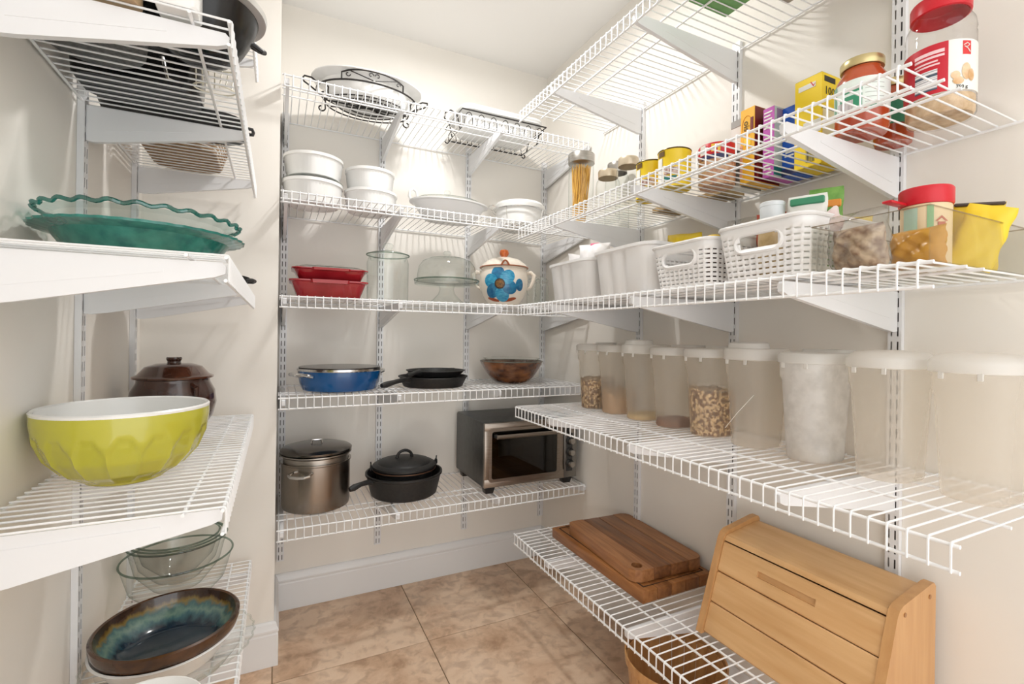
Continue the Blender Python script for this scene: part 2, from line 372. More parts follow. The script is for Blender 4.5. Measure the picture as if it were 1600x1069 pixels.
# ------------------------------------------------------------------ back wall, top shelf: iron dish stands
def bowl_prof(rb, rt, z0, z1, th=0.006, foot=0.0, belly=0.5, n=8, lip=0.0):
    """outer wall up, rim, inner wall down; power curve from base radius rb to rim radius rt"""
    out = [(max(rb - 0.006, 0.001), z0)]
    for i in range(n + 1):
        t = i / n; out.append((rb + (rt - rb) * t ** belly, z0 + (z1 - z0) * t))
    if lip: out += [(rt + lip, z1 - 0.003), (rt + lip, z1)]
    out.append((rt - th * 0.5, z1 + th * 0.3))
    for i in range(n, -1, -1):
        t = i / n; out.append((max(rb + (rt - rb) * t ** belly - th, 0.002), z0 + th + (z1 - z0 - th) * t))
    return out
def foot_scroll(m, x, y, z, s, plane, r=0.0028):
    """curled iron foot: starts up on the frame and rolls outwards"""
    R = 0.014
    if plane == 'xz':
        pts = [(x, y, z + 0.045), (x + s * 0.001, y, z + 0.03)] + spiral((x + s * R, y, z + R + r), R, R * 0.45, PI if s > 0 else 0, (PI + 1.5 * PI) if s > 0 else -1.5 * PI, 14, 'xz')
    else:
        pts = [(x, y, z + 0.045), (x, y + s * 0.001, z + 0.03)] + spiral((x, y + s * R, z + R + r), R, R * 0.45, PI if s > 0 else 0, (PI + 1.5 * PI) if s > 0 else -1.5 * PI, 14, 'yz')
    m.tube(pts, r, 6)
zt = ZB[4]
t = thing('dish_stand', 'oval black wrought iron stand with scrolls, holding the white platter', 'dish stand', (0.305, 1.92, zt))
m = M()
for k, (a, b) in enumerate(((0.155, 0.105), (0.115, 0.078), (0.078, 0.052), (0.042, 0.028))): m.tube(oval(0, 0, 0.020, a, b, 48), 0.0026, 6, True)
m.build('base_rings', WROUGHT, t)
m = M()
for ang in (0.5, PI - 0.5): m.tube([(-0.15 * math.cos(ang), -0.10 * math.sin(ang), 0.0235), (0.15 * math.cos(ang), 0.10 * math.sin(ang), 0.0235)], 0.0026, 6)
m.tube([(-0.155, 0, 0.0235), (0.155, 0, 0.0235)], 0.0026, 6)
m.build('cross_bars', WROUGHT, t)
M().tube(oval(0, 0, 0.062, 0.186, 0.130, 56), 0.0032, 6, True).build('upper_ring', WROUGHT, t)
for sx in (-1, 1):
    for sy in (-1, 1):
        mm = M(); foot_scroll(mm, sx * 0.150, sy * 0.060, 0.0002, sx, 'xz'); mm.tube([(sx * 0.150, sy * 0.060, 0.044), (sx * 0.163, sy * 0.066, 0.062)], 0.0028, 6); mm.build('foot', WROUGHT, t)
    mm = M(); mm.tube([(sx * 0.180, -0.035, 0.062), (sx * 0.205, -0.034, 0.078), (sx * 0.228, -0.022, 0.085), (sx * 0.234, 0, 0.086), (sx * 0.228, 0.022, 0.085), (sx * 0.205, 0.034, 0.078), (sx * 0.180, 0.035, 0.062)], 0.003, 6)
    mm.tube(spiral((sx * 0.186, -0.004, 0.048), 0.015, 0.005, PI / 2, PI / 2 + 1.5 * PI, 12, 'yz'), 0.0026, 6); mm.build('handle', WROUGHT, t)
for sy in (-1, 1):
    mm = M(); arch = []
    def yo(x): return sy * 0.130 * math.sqrt(max(0, 1 - (x / 0.186) ** 2))
    for i in range(17):
        x = -0.11 + 0.22 * i / 16; zz = 0.100 - 0.014 * abs(x / 0.11) ** 3; arch.append((x, yo(x) + sy * 0.004, zz))
    mm.tube([(-0.11, yo(0.11), 0.062)] + arch + [(0.11, yo(0.11), 0.062)], 0.003, 6)
    for sx in (-1, 1):
        mm.tube(spiral((sx * 0.012, yo(0) + sy * 0.003, 0.086), 0.010, 0.003, PI if sx > 0 else 0, (PI - 1.6 * PI) if sx > 0 else 1.6 * PI, 12), 0.002, 5)
        mm.tube(spiral((sx * 0.090, yo(0.09) + sy * 0.003, 0.080), 0.009, 0.003, 0, sx * 1.6 * PI, 12), 0.002, 5)
        mm.tube([(sx * 0.082, yo(0.082) + sy * 0.003, 0.092), (sx * 0.004, yo(0) + sy * 0.003, 0.068)], 0.002, 5)
    mm.build('scroll_panel', WROUGHT, t)
pl_ = thing('platter', 'white oval serving platter resting in the scrolled iron stand', 'platter', (0.305, 1.92, zt + 0.027))
M().lathe([(0.001, 0), (0.125, 0), (0.150, 0.018), (0.168, 0.062), (0.205, 0.074), (0.206, 0.077), (0.168, 0.068), (0.146, 0.024), (0.12, 0.007), (0.001, 0.006)], 64, 1, 0.68,
          mod=lambda a, r, z: 1 + (0.018 * (1 if (int(a / (PI / 4) + 0.5) % 2) else 0) if r > 0.18 else 0)).build('dish', STONEW, pl_)
t = thing('loaf_dish_stand', 'rectangular black iron wire basket stand with end loops on the top shelf', 'dish stand', (0.860, 1.955, zt))
for zz, x_, y_ in ((0.016, 0.182, 0.098), (0.072, 0.196, 0.112)):
    M().tube([(-x_, -y_, zz), (x_, -y_, zz), (x_, y_, zz), (-x_, y_, zz)], 0.003, 6, True).build('base_frame' if zz < 0.05 else 'top_frame', WROUGHT, t)
for sy in (-1, 1):
    mm = M()
    for i in range(7):
        x = -0.165 + 0.055 * i
        mm.tube([(x - 0.018, sy * 0.099, 0.016), (x - 0.017, sy * 0.105, 0.045), (x - 0.008, sy * 0.109, 0.060), (x, sy * 0.110, 0.064), (x + 0.008, sy * 0.109, 0.060), (x + 0.017, sy * 0.105, 0.045), (x + 0.018, sy * 0.099, 0.016)], 0.0017, 5)
    mm.build('loop_row', WROUGHT, t)
for sx in (-1, 1):
    mm = M(); mm.tube([(sx * 0.184, -0.05, 0.016), (sx * 0.197, -0.05, 0.072), (sx * 0.222, -0.042, 0.088), (sx * 0.232, 0, 0.092), (sx * 0.222, 0.042, 0.088), (sx * 0.197, 0.05, 0.072), (sx * 0.184, 0.05, 0.016)], 0.003, 6); mm.build('handle', WROUGHT, t)
    for sy in (-1, 1):
        mm = M(); R = 0.011; mm.tube(spiral((sx * (0.182 + R), sy * 0.098, R + 0.003), R, R * 0.55, PI if sx > 0 else 0, (2.4 * PI) if sx > 0 else -1.4 * PI, 12), 0.0026, 6); mm.build('foot', WROUGHT, t)
d = thing('loaf_dish', 'white rectangular baking dish with flat lid sitting in the iron basket', 'baking dish', (0.860, 1.955, zt + 0.020))
M().rings([rrect(0.30, 0.145, 0.03, 0), rrect(0.32, 0.165, 0.035, 0.008), rrect(0.345, 0.185, 0.04, 0.060), rrect(0.38, 0.222, 0.045, 0.062), rrect(0.384, 0.226, 0.045, 0.068), rrect(0.35, 0.19, 0.04, 0.070)]).build('dish', STONEW, d)
M().rings([rrect(0.370, 0.212, 0.045, 0.0705), rrect(0.384, 0.224, 0.045, 0.075), rrect(0.384, 0.224, 0.045, 0.082), rrect(0.36, 0.20, 0.04, 0.088), rrect(0.10, 0.05, 0.02, 0.091)]).build('lid', STONEW, d)

# ------------------------------------------------------------------ back wall, casserole shelf
def ribbed(name, label, x, y, z, r, h, group='white ribbed casseroles', nrib=56):
    t = thing(name, label, 'casserole', (x, y, z), 0, group)
    def mod(a, rr, zz): return 1 + (0.020 * math.cos(a * nrib) if 0.018 < zz < h * 0.80 and rr > r * 0.86 else 0)
    M().lathe([(r * 0.78, 0), (r * 0.86, 0.002), (r * 0.885, 0.014), (r * 0.90, 0.020), (r * 0.945, h * 0.78), (r * 0.955, h * 0.84), (r, h * 0.87), (r, h), (r * 0.955, h), (r * 0.93, h - 0.006), (r * 0.84, 0.012), (0.001, 0.010)], nrib * 2, mod=mod).build('dish', STONEW, t, smooth=50)
    M().tube(oval(0, 0, 0.0016, r * 0.80, r * 0.80, 48), 0.0016, 5, True).build('foot_ring', mat('unglazed_foot', (205, 195, 185), 0.8), t)
    return t
z4 = ZB[3]
low = ribbed('casserole', 'wide white ribbed casserole, lower of the stack in the left corner', 0.112, 1.93, z4, 0.106, 0.082)
o = ribbed('casserole', 'wide white ribbed casserole, upper of the stack in the left corner', 0.114, 1.93, z4 + 0.0955, 0.104, 0.078)
M().lathe([(0.001, 0.0886), (0.06, 0.0886), (0.098, 0.0836), (0.105, 0.0831), (0.107, 0.0866), (0.100, 0.0906), (0.06, 0.0946), (0.001, 0.0946)], 48).build('glass_lid', GLASSG, low)
ribbed('casserole', 'small white ribbed casserole, lower of the second stack', 0.322, 1.93, z4, 0.100, 0.076, nrib=52)
ribbed('casserole', 'small white ribbed casserole, upper of the second stack', 0.318, 1.93, z4 + 0.0765, 0.093, 0.080, nrib=52)
t = thing('oval_baker', 'long white oval baker with upright loop handle', 'baking dish', (0.635, 1.905, z4))
M().lathe([(0.001, 0.003), (0.105, 0), (0.112, 0.004), (0.142, 0.050), (0.152, 0.064), (0.166, 0.066), (0.167, 0.071), (0.152, 0.072), (0.135, 0.055), (0.108, 0.012), (0.001, 0.010)], 64, 1, 0.66).build('dish', mat('ribbed_white_stoneware', (226, 226, 226), 0.3), t)
M().tube([(-0.150, 0.02, 0.066), (-0.163, 0.022, 0.090), (-0.160, 0.024, 0.112), (-0.146, 0.026, 0.122), (-0.132, 0.028, 0.112), (-0.128, 0.03, 0.09), (-0.126, 0.028, 0.06)], 0.0055, 8).build('handle', STONEW, t)
l2 = M().lathe([(0.150, 0), (0.150, 0.004), (0.13, 0.014), (0.08, 0.024), (0.001, 0.028)], 48, 1, 0.66, cap0=False, cap1=False).build('glass_lid', GLASS, t, (0, 0, 0.0725))
M().lathe([(0.006, 0.027), (0.006, 0.034), (0.012, 0.040), (0.014, 0.047), (0.010, 0.053), (0.001, 0.055)], 20, cx=-0.01).build('knob', GLASS, l2)
t = thing('casserole', 'round white lidded casserole in a silver wire rack', 'casserole', (0.972, 1.93, z4))
M().lathe([(0.001, 0.014), (0.085, 0.012), (0.096, 0.018), (0.106, 0.085), (0.114, 0.090), (0.116, 0.098), (0.106, 0.100), (0.094, 0.03), (0.001, 0.022)], 56).build('dish', STONEW, t)
M().lathe([(0.112, 0.0995), (0.114, 0.106), (0.105, 0.118), (0.06, 0.126), (0.001, 0.128), (0.001, 0.122), (0.10, 0.110), (0.108, 0.1)], 56, cap0=False, cap1=False).build('lid', STONEW, t)
mm = M(); mm.tube(oval(0, 0, 0.086, 0.1195, 0.1195, 56), 0.0024, 6, True); mm.tube(oval(0, 0, 0.0085, 0.080, 0.080, 40), 0.0022, 6, True)
for a in (0.6, 2.2, 3.75, 5.3):
    c, s = math.cos(a), math.sin(a); R = 0.0095
    mm.tube([(c * 0.1195, s * 0.1195, 0.086), (c * 0.110, s * 0.110, 0.05), (c * 0.098, s * 0.098, 0.012)] + [(c * (0.098 + R - R * math.cos(q)), s * (0.098 + R - R * math.cos(q)), 0.0118 - R * math.sin(q) * 0.9) for q in [0.5 * k for k in range(1, 10)]], 0.002, 6)
for sx in (-1, 1): mm.tube([(sx * 0.117, -0.03, 0.086), (sx * 0.142, -0.024, 0.094), (sx * 0.146, 0, 0.096), (sx * 0.142, 0.024, 0.094), (sx * 0.117, 0.03, 0.086)], 0.0022, 6)
mm.build('wire_rack', CHROME, t)

# ------------------------------------------------------------------ back wall, cake stand shelf
z3 = ZB[2] + 0.0004
RED = mat('red_glass', (150, 26, 36), 0.12, col2=(168, 40, 48), scale=12, coat=0.4)
REDIN = mat('red_glass_rim', (176, 50, 54), 0.1)
def red_dish(label, x, y, z, w_, d_, h):
    t = thing('baking_dish', label, 'baking dish', (x, y, z), -0.03, 'stacked red glass baking dishes')
    M().rings([rrect(w_ * 0.76, d_ * 0.70, 0.02, 0), rrect(w_ * 0.80, d_ * 0.74, 0.025, 0.003), rrect(w_ * 0.93, d_ * 0.91, 0.03, h * 0.86), rrect(w_, d_, 0.032, h * 0.92), rrect(w_, d_, 0.032, h), rrect(w_ * 0.95, d_ * 0.93, 0.03, h), rrect(w_ * 0.78, d_ * 0.72, 0.022, 0.008)]).build('dish', RED, t)
    for s in (-1, 1):
        M().rings([[(a, s * (d_ / 2 + b), zz) for a, b, zz in ((-0.066 + k, -0.004, h * 0.80), (0.066 - k, -0.004, h * 0.80), (0.058 - k, 0.013 - k / 3, h * 0.80 + (0 if not k else 0.0)), (-0.058 + k, 0.013 - k / 3, h * 0.80))] if j == 0 else
                   [(a, s * (d_ / 2 + b), h) for a, b in ((-0.066, -0.004), (0.066, -0.004), (0.058, 0.015), (-0.058, 0.015))] for j, k in ((0, 0.002), (1, 0))]).build('handle', REDIN, t)
    return t
red_dish('red glass rectangular baking dish, lower of the stacked pair', 0.166, 1.875, z3, 0.265, 0.185, 0.060)
rd = red_dish('red glass rectangular baking dish, upper of the stacked pair', 0.170, 1.880, z3 + 0.0605, 0.258, 0.180, 0.042)
M().rings([rrect(0.235, 0.160, 0.03, 0), rrect(0.235, 0.160, 0.03, 0.004), rrect(0.20, 0.13, 0.03, 0.010), rrect(0.06, 0.03, 0.012, 0.012)], cap0=False).build('glass_lid', GLASS, rd, (0, 0, 0.0425))
M().tube([(-0.05, -0.01, 0.010), (-0.045, -0.01, 0.018), (0.045, -0.01, 0.018), (0.05, -0.01, 0.010)], 0.003, 6).build('lid_handle', GLASS, rd, (0, 0, 0.0425))
t = thing('glass_jar', 'tall clear glass jar with knobbed lid beside the red dishes', 'jar', (0.384, 1.895, z3))
M().lathe([(0.001, 0.004), (0.070, 0), (0.078, 0.008), (0.079, 0.150), (0.074, 0.166), (0.072, 0.174)], 48, cap1=False, cap0=False).build('body', GLASSG, t)
l2 = M().lathe([(0.066, 0.160), (0.070, 0.175), (0.080, 0.178), (0.081, 0.183), (0.060, 0.190), (0.028, 0.196), (0.014, 0.200), (0.001, 0.201)], 48, cap0=False, cap1=False).build('lid', GLASSG, t)
M().lathe([(0.012, 0.199), (0.013, 0.205), (0.019, 0.212), (0.019, 0.222), (0.014, 0.227), (0.001, 0.228)], 24, cap0=False).build('knob', GLASSG, l2)
t = thing('cake_stand', 'clear glass footed cake stand with domed cover', 'cake stand', (0.618, 1.875, z3))
M().lathe([(0.072, 0), (0.074, 0.004), (0.060, 0.012), (0.034, 0.040), (0.028, 0.060), (0.034, 0.078), (0.05, 0.082), (0.126, 0.084), (0.129, 0.078), (0.131, 0.094), (0.128, 0.097), (0.120, 0.090), (0.05, 0.089)], 56, cap0=False, cap1=False).build('pedestal_plate', GLASSG, t)
dm = M().lathe([(0.119, 0.0915), (0.121, 0.094), (0.119, 0.120), (0.113, 0.150), (0.098, 0.172), (0.07, 0.184), (0.03, 0.189), (0.001, 0.190)], 56, cap0=False, cap1=False).build('dome', GLASSG, t)
M().lathe([(0.010, 0.188), (0.009, 0.196), (0.016, 0.203), (0.017, 0.209), (0.010, 0.214), (0.001, 0.215)], 20, cap0=False).build('knob', GLASSG, dm)
GRIM = glass('glass_rim_green', (196, 210, 202), edgecol=(96, 116, 106), base=0.08)
M().tube(oval(0, 0, 0.0945, 0.1305, 0.1305, 56), 0.0024, 6, True).build('plate_rim', GRIM, t)
M().tube(oval(0, 0, 0.0930, 0.1195, 0.1195, 56), 0.0015, 6, True).build('dome_rim', GRIM, dm)
M().tube(oval(0, 0, 0.1805, 0.0810, 0.0810, 48), 0.0022, 6, True).build('lid_rim', GRIM, l2)
# painted tureen
t = thing('tureen', 'white ceramic tureen painted with a big blue flower, orange knob', 'tureen', (0.886, 1.90, z3))
CREAM = mat('cream_glaze', (238, 228, 214), 0.25, coat=0.4)
TPROF = [(0.066, 0.0), (0.070, 0.006), (0.072, 0.014), (0.090, 0.040), (0.102, 0.075), (0.106, 0.105), (0.104, 0.135), (0.098, 0.158)]
def trad(z):
    for (r0, q0), (r1, q1) in zip(TPROF, TPROF[1:]):
        if q0 <= z <= q1: return r0 + (r1 - r0) * (z - q0) / (q1 - q0)
    return TPROF[-1][0]
M().lathe(TPROF + [(0.101, 0.161), (0.099, 0.166), (0.092, 0.164), (0.098, 0.13), (0.098, 0.09), (0.066, 0.02), (0.001, 0.012)], 64).build('pot', CREAM, t)
ld = M().lathe([(0.094, 0.166), (0.104, 0.167), (0.105, 0.171), (0.094, 0.184), (0.070, 0.202), (0.035, 0.213), (0.012, 0.216), (0.001, 0.2165)], 64, mod=lambda a, r, z: 1).build('lid', CREAM, t)
ORG = mat('orange_glaze', (206, 106, 38), 0.25, col2=(176, 80, 28), scale=40, coat=0.4)
M().lathe([(0.008, 0.214), (0.012, 0.217), (0.019, 0.226), (0.021, 0.235), (0.017, 0.246), (0.001, 0.252)], 24).build('knob', ORG, ld)
M().tube(oval(0, 0, 0.1685, 0.1045, 0.1045, 64), 0.0024, 6, True).build('rim_line', mat('terracotta_glaze', (170, 98, 62), 0.4), ld)
va = math.atan2(-1.90, -0.886)                       # side facing the aisle
M().tube([(0.106 * math.cos(va + 0.05 + q), 0.106 * math.sin(va + 0.05 + q), 0.169 + 0.018 * math.cos(q / 0.15 * PI / 2)) for q in [-0.15 + 0.03 * k for k in range(11)]], 0.004, 6).build('ladle_notch', mat('terracotta_glaze', (170, 98, 62), 0.4), ld)
for s in (-1, 1):
    a = va + s * PI / 2 + 0.0
    def P(rr, zz): return (rr * math.cos(a), rr * math.sin(a), zz)
    M().tube([P(0.094, 0.145), P(0.118, 0.150), P(0.132, 0.138), P(0.128, 0.112), P(0.116, 0.086), P(0.098, 0.075)], [0.008, 0.009, 0.009, 0.008, 0.007, 0.006], 8).build('handle', CREAM, t)
def decal(shape, a0, zc, off, name, m, parent):
    """flat paint patch wrapped on the tureen wall; shape is a list of (u, v) metres around (a0, zc), fanned from its centroid"""
    cu = sum(p[0] for p in shape) / len(shape); cv = sum(p[1] for p in shape) / len(shape); K = 4; vs = []; n = len(shape)
    for k in range(K + 1):
        for (u, v) in shape:
            uu, vv = cu + (u - cu) * k / K, cv + (v - cv) * k / K
            z = zc + vv; r = trad(z) + off; a = a0 + uu / trad(z)
            vs.append((r * math.cos(a), r * math.sin(a), z))
    fs = [(k * n + i, k * n + (i + 1) % n, (k + 1) * n + (i + 1) % n, (k + 1) * n + i) for k in range(K) for i in range(n)]
    return M().add(vs, fs).build(name, m, parent, smooth=60)
BLUE = mat('blue_glaze', (22, 128, 176), 0.25, col2=(70, 168, 200), scale=60, stretch=(1, 1, 3), coat=0.4)
DBLUE = mat('deep_blue_glaze', (18, 92, 140), 0.25, col2=(40, 128, 170), scale=60, coat=0.4)
fa = va - 0.16
for k in range(6):
    q = PI / 2 + k * PI / 3 + 0.2; cxp, cyp = 0.043 * math.cos(q), 0.043 * math.sin(q)
    decal([(cxp + 0.032 * math.cos(b) * math.cos(q) - 0.029 * math.sin(b) * math.sin(q), cyp + 0.032 * math.cos(b) * math.sin(q) + 0.029 * math.sin(b) * math.cos(q)) for b in [2 * PI * i / 20 for i in range(20)]], fa, 0.090, 0.0010 + 0.0002 * k, 'painted_petal', BLUE if k % 2 else DBLUE, t)
decal([(0.022 * math.cos(b), 0.022 * math.sin(b)) for b in [2 * PI * i / 20 for i in range(20)]], fa, 0.090, 0.0024, 'painted_ring', mat('dark_brown_glaze', (58, 42, 36), 0.3), t)
decal([(0.017 * math.cos(b), 0.017 * math.sin(b)) for b in [2 * PI * i / 20 for i in range(20)]], fa, 0.090, 0.0028, 'painted_eye', mat('amber_glaze', (150, 106, 52), 0.3, col2=(84, 62, 40), scale=140), t)
decal([(0.088 + 0.020 * math.cos(b), 0.0 + 0.026 * math.sin(b)) for b in [2 * PI * i / 20 for i in range(20)]], fa, 0.088, 0.0008, 'painted_leaf', DBLUE, t)
for s in (-1, 1): decal([(s * (0.010 + 0.055 * q / 8), 0.002 + 0.014 * (q / 8) ** 2 + 0.0) for q in range(9)] + [(s * (0.010 + 0.055 * q / 8), 0.010 + 0.022 * (q / 8) ** 1.2 - 0.012 * (q / 8) ** 4) for q in range(8, -1, -1)], fa + 0.05, 0.014, 0.0010, 'painted_scroll', mat('rust_glaze', (164, 78, 42), 0.35), t)
for k, (x, y, h) in enumerate(((1.078, 1.975, 0.150), (1.150, 2.030, 0.160))):
    t = thing('clamp_jar', ['clear clamp-top glass jar just right of the tureen', 'clear clamp-top glass jar in the back right corner'][k], 'jar', (x, y, z3), 0, 'clamp-top jars behind the tureen')
    M().lathe([(0.001, 0.003), (0.030, 0), (0.034, 0.006), (0.034, h * 0.70), (0.028, h * 0.80), (0.028, h * 0.85)], 28, cap0=False, cap1=False).build('body', GLASSG, t)
    M().lathe([(0.028, h * 0.855), (0.031, h * 0.87), (0.031, h * 0.90), (0.022, h * 0.94), (0.012, h * 0.95), (0.012, h * 0.99), (0.001, h)], 28, cap0=False).build('lid', GLASSG, t)
    mm = M(); mm.tube(oval(0, 0, h * 0.83, 0.0295, 0.0295, 24), 0.0014, 5, True); mm.tube([(-0.031, -0.008, h * 0.83), (-0.042, -0.012, h * 0.70), (-0.043, -0.012, h * 0.50), (-0.035, -0.010, h * 0.4)], 0.0014, 5); mm.tube([(-0.030, 0, h * 0.84), (-0.026, 0, h * 0.97), (0, 0, h * 1.02), (0.026, 0, h * 0.97), (0.030, 0, h * 0.84)], 0.0014, 5); mm.build('wire_bail', CHROME, t)

# ------------------------------------------------------------------ back wall, blue pan shelf
z2 = ZB[1] + 0.0004
t = thing('saute_pan', 'deep blue enamel pan with steel rim and side handles', 'pan', (0.212, 1.885, z2))
BLUEN = mat('blue_enamel', (6, 88, 150), 0.2, col2=(6, 76, 134), scale=6, coat=0.5)
M().lathe([(0.001, 0.001), (0.118, 0), (0.130, 0.006), (0.140, 0.03), (0.145, 0.062), (0.146, 0.074), (0.141, 0.074), (0.136, 0.03), (0.122, 0.010), (0.001, 0.007)], 64).build('body', BLUEN, t)
M().lathe([(0.1465, 0.0735), (0.149, 0.076), (0.149, 0.083), (0.140, 0.083), (0.138, 0.074)], 64, cap0=False, cap1=False).build('rim', CHROME, t)
M().lathe([(0.137, 0.0835), (0.143, 0.084), (0.143, 0.087), (0.10, 0.089), (0.001, 0.090)], 48, cap0=False).build('lid', mat('smoked_lid', (52, 46, 42), 0.2), t)
for a in (PI + 0.52, 0.52):
    c, s = math.cos(a), math.sin(a)
    def P(rr, tt, zz): return (c * rr - s * tt, s * rr + c * tt, zz)
    M().tube([P(0.143, -0.042, 0.058), P(0.165, -0.045, 0.064), P(0.180, -0.030, 0.066), P(0.185, 0, 0.066), P(0.180, 0.030, 0.066), P(0.165, 0.045, 0.064), P(0.143, 0.042, 0.058)], 0.0062, 8).build('handle', CHROME, t)
def skillet(label, x, y, z, r, h, ha, hl):
    t = thing('skillet', label, 'skillet', (x, y, z), 0, 'stacked cast iron skillets')
    M().lathe([(0.001, 0.001), (r * 0.84, 0), (r * 0.86, 0.004), (r * 0.97, h * 0.86), (r, h * 0.9), (r, h), (r * 0.955, h), (r * 0.84, 0.007), (0.001, 0.006)], 56).build('pan', IRON, t)
    c, s = math.cos(ha), math.sin(ha)
    M().tube([(c * q, s * q, zz) for q, zz in ((r * 0.95, h * 0.80), (r + 0.02, h * 0.85), (r + hl * 0.5, h * 0.72), (r + hl * 0.85, h * 0.55), (r + hl, h * 0.5))], [0.013, 0.009, 0.0085, 0.0115, 0.008], 10).build('handle', IRON, t)
    M().rbox(-0.013, 0.013, -0.011, 0.011, h * 0.7, h, 0.004).build('helper_tab', IRON, t, (-c * (r + 0.006), -s * (r + 0.006), 0), ha)
skillet('black cast iron skillet, lower of the stacked pair, handle toward the aisle', 0.575, 1.905, z2, 0.140, 0.042, math.radians(-150), 0.130)
skillet('smaller black cast iron skillet, upper of the stacked pair', 0.588, 1.915, z2 + 0.0425, 0.120, 0.022, math.radians(-140), 0.075)
t = thing('bowl', 'brown marbled ceramic bowl with dark rim on the blue pan shelf', 'bowl', (0.940, 1.925, z2))
M().lathe(bowl_prof(0.062, 0.140, 0, 0.094, 0.006, belly=0.62), 56).build('body', mat('brown_marbled_glaze', (62, 34, 22), 0.2, col2=(142, 90, 52), scale=14, stretch=(1, 1, 2.5), coat=0.5, detail=6), t)
M().tube(oval(0, 0, 0.0955, 0.138, 0.138, 56), 0.0026, 6, True).build('rim', mat('grey_green_glaze', (96, 98, 88), 0.25), t)
t = thing('glass_dish', 'fluted clear glass dish nested inside the brown bowl', 'bowl', (0.943, 1.928, z2 + 0.030))
M().lathe([(0.001, 0.002), (0.05, 0), (0.070, 0.02), (0.105, 0.064), (0.124, 0.078), (0.121, 0.080)], 72, mod=lambda a, r, z: 1 + (0.03 * math.cos(a * 14) if z > 0.05 else 0), cap0=False, cap1=False).build('body', GLASSG, t)

# ------------------------------------------------------------------ back wall, lowest shelf
z1 = ZB[0] + 0.0004
t = thing('stockpot', 'tall stainless steel stockpot with inserts and lid', 'pot', (0.137, 1.935, z1))
M().lathe([(0.001, 0.002), (0.108, 0), (0.117, 0.006), (0.119, 0.02), (0.119, 0.166), (0.123, 0.169), (0.123, 0.173), (0.115, 0.173), (0.114, 0.02), (0.001, 0.008)], 64).build('pot', mat('used_steel', (178, 172, 164), 0.26, 1.0, col2=(140, 130, 120), scale=5, stretch=(1, 1, 0.4)), t)
ins = M().lathe([(0.113, 0.150), (0.1135, 0.190), (0.120, 0.193), (0.124, 0.197), (0.124, 0.201), (0.116, 0.201), (0.110, 0.195), (0.110, 0.15)], 64, cap0=False, cap1=False).build('steamer_insert', STEEL, t)
M().lathe([(0.117, 0.2015), (0.1245, 0.206), (0.1255, 0.213), (0.117, 0.219), (0.09, 0.226), (0.04, 0.230), (0.001, 0.231)], 64, cap0=False).build('lid', mat('dark_steel', (120, 116, 112), 0.22, 1.0), t)
M().tube([(-0.018, 0, 0.229), (-0.016, 0, 0.242), (0.016, 0, 0.242), (0.018, 0, 0.229)], 0.004, 8).build('lid_knob', CHROME, t)
for a in (va - 0.05, va - 0.05 + PI):
    c, s = math.cos(a), math.sin(a)
    def P(rr, tt, zz): return (c * rr - s * tt, s * rr + c * tt, zz)
    M().tube([P(0.117, -0.036, 0.148), P(0.140, -0.036, 0.146), P(0.152, -0.024, 0.144), P(0.154, 0, 0.143), P(0.152, 0.024, 0.144), P(0.140, 0.036, 0.146), P(0.117, 0.036, 0.148)], 0.0052, 8).build('handle', CHROME, t)
t = thing('deep_skillet', 'deep black cast iron skillet on the lowest back shelf', 'skillet', (0.468, 1.935, z1))
M().lathe([(0.001, 0.001), (0.122, 0), (0.130, 0.006), (0.147, 0.078), (0.152, 0.082), (0.152, 0.090), (0.145, 0.090), (0.126, 0.012), (0.001, 0.008)], 64).build('pan', IRON, t)
ha = math.radians(-160); c, s = math.cos(ha), math.sin(ha)
M().tube([(c * q, s * q, zz) for q, zz in ((0.143, 0.070), (0.163, 0.076), (0.192, 0.074), (0.218, 0.068), (0.236, 0.064))], [0.014, 0.010, 0.009, 0.0125, 0.009], 10).build('handle', IRON, t)
t = thing('dutch_oven', 'black cast iron camp pot with lid and wire ears, set in the deep skillet', 'pot', (0.470, 1.940, z1 + 0.0086))
M().lathe([(0.001, 0.001), (0.090, 0), (0.100, 0.01), (0.114, 0.080), (0.123, 0.088), (0.124, 0.096), (0.116, 0.097), (0.10, 0.02), (0.001, 0.01)], 56).build('pot', IRON, t)
M().tube(oval(0, 0, 0.0925, 0.1235, 0.1235, 56), 0.0022, 6, True).build('worn_rim', mat('worn_bronze', (120, 84, 62), 0.4, 0.6), t)
ld = M().lathe([(0.118, 0.0975), (0.126, 0.100), (0.126, 0.108), (0.112, 0.116), (0.106, 0.116), (0.100, 0.122), (0.06, 0.132), (0.001, 0.136)], 56, cap0=False).build('lid', IRON, t)
M().tube([(-0.030, 0, 0.134)] + [(0.030 * math.cos(q), 0, 0.136 + 0.026 * math.sin(q)) for q in [PI - PI * k / 10 for k in range(1, 10)]] + [(0.030, 0, 0.134)], [0.008] + [0.0058] * 9 + [0.008], 8).build('lid_handle', IRON, ld)
for sgn in (-1, 1):
    mm = M(); mm.tube(arc((sgn * 0.132, 0, 0.104), 0.009, 0, 2 * PI, 14, 'yz')[:-1], 0.004, 6, True); mm.tube([(sgn * 0.132, 0, 0.112), (sgn * 0.134, 0, 0.128)], 0.0025, 6); mm.build('ear', IRON, t)
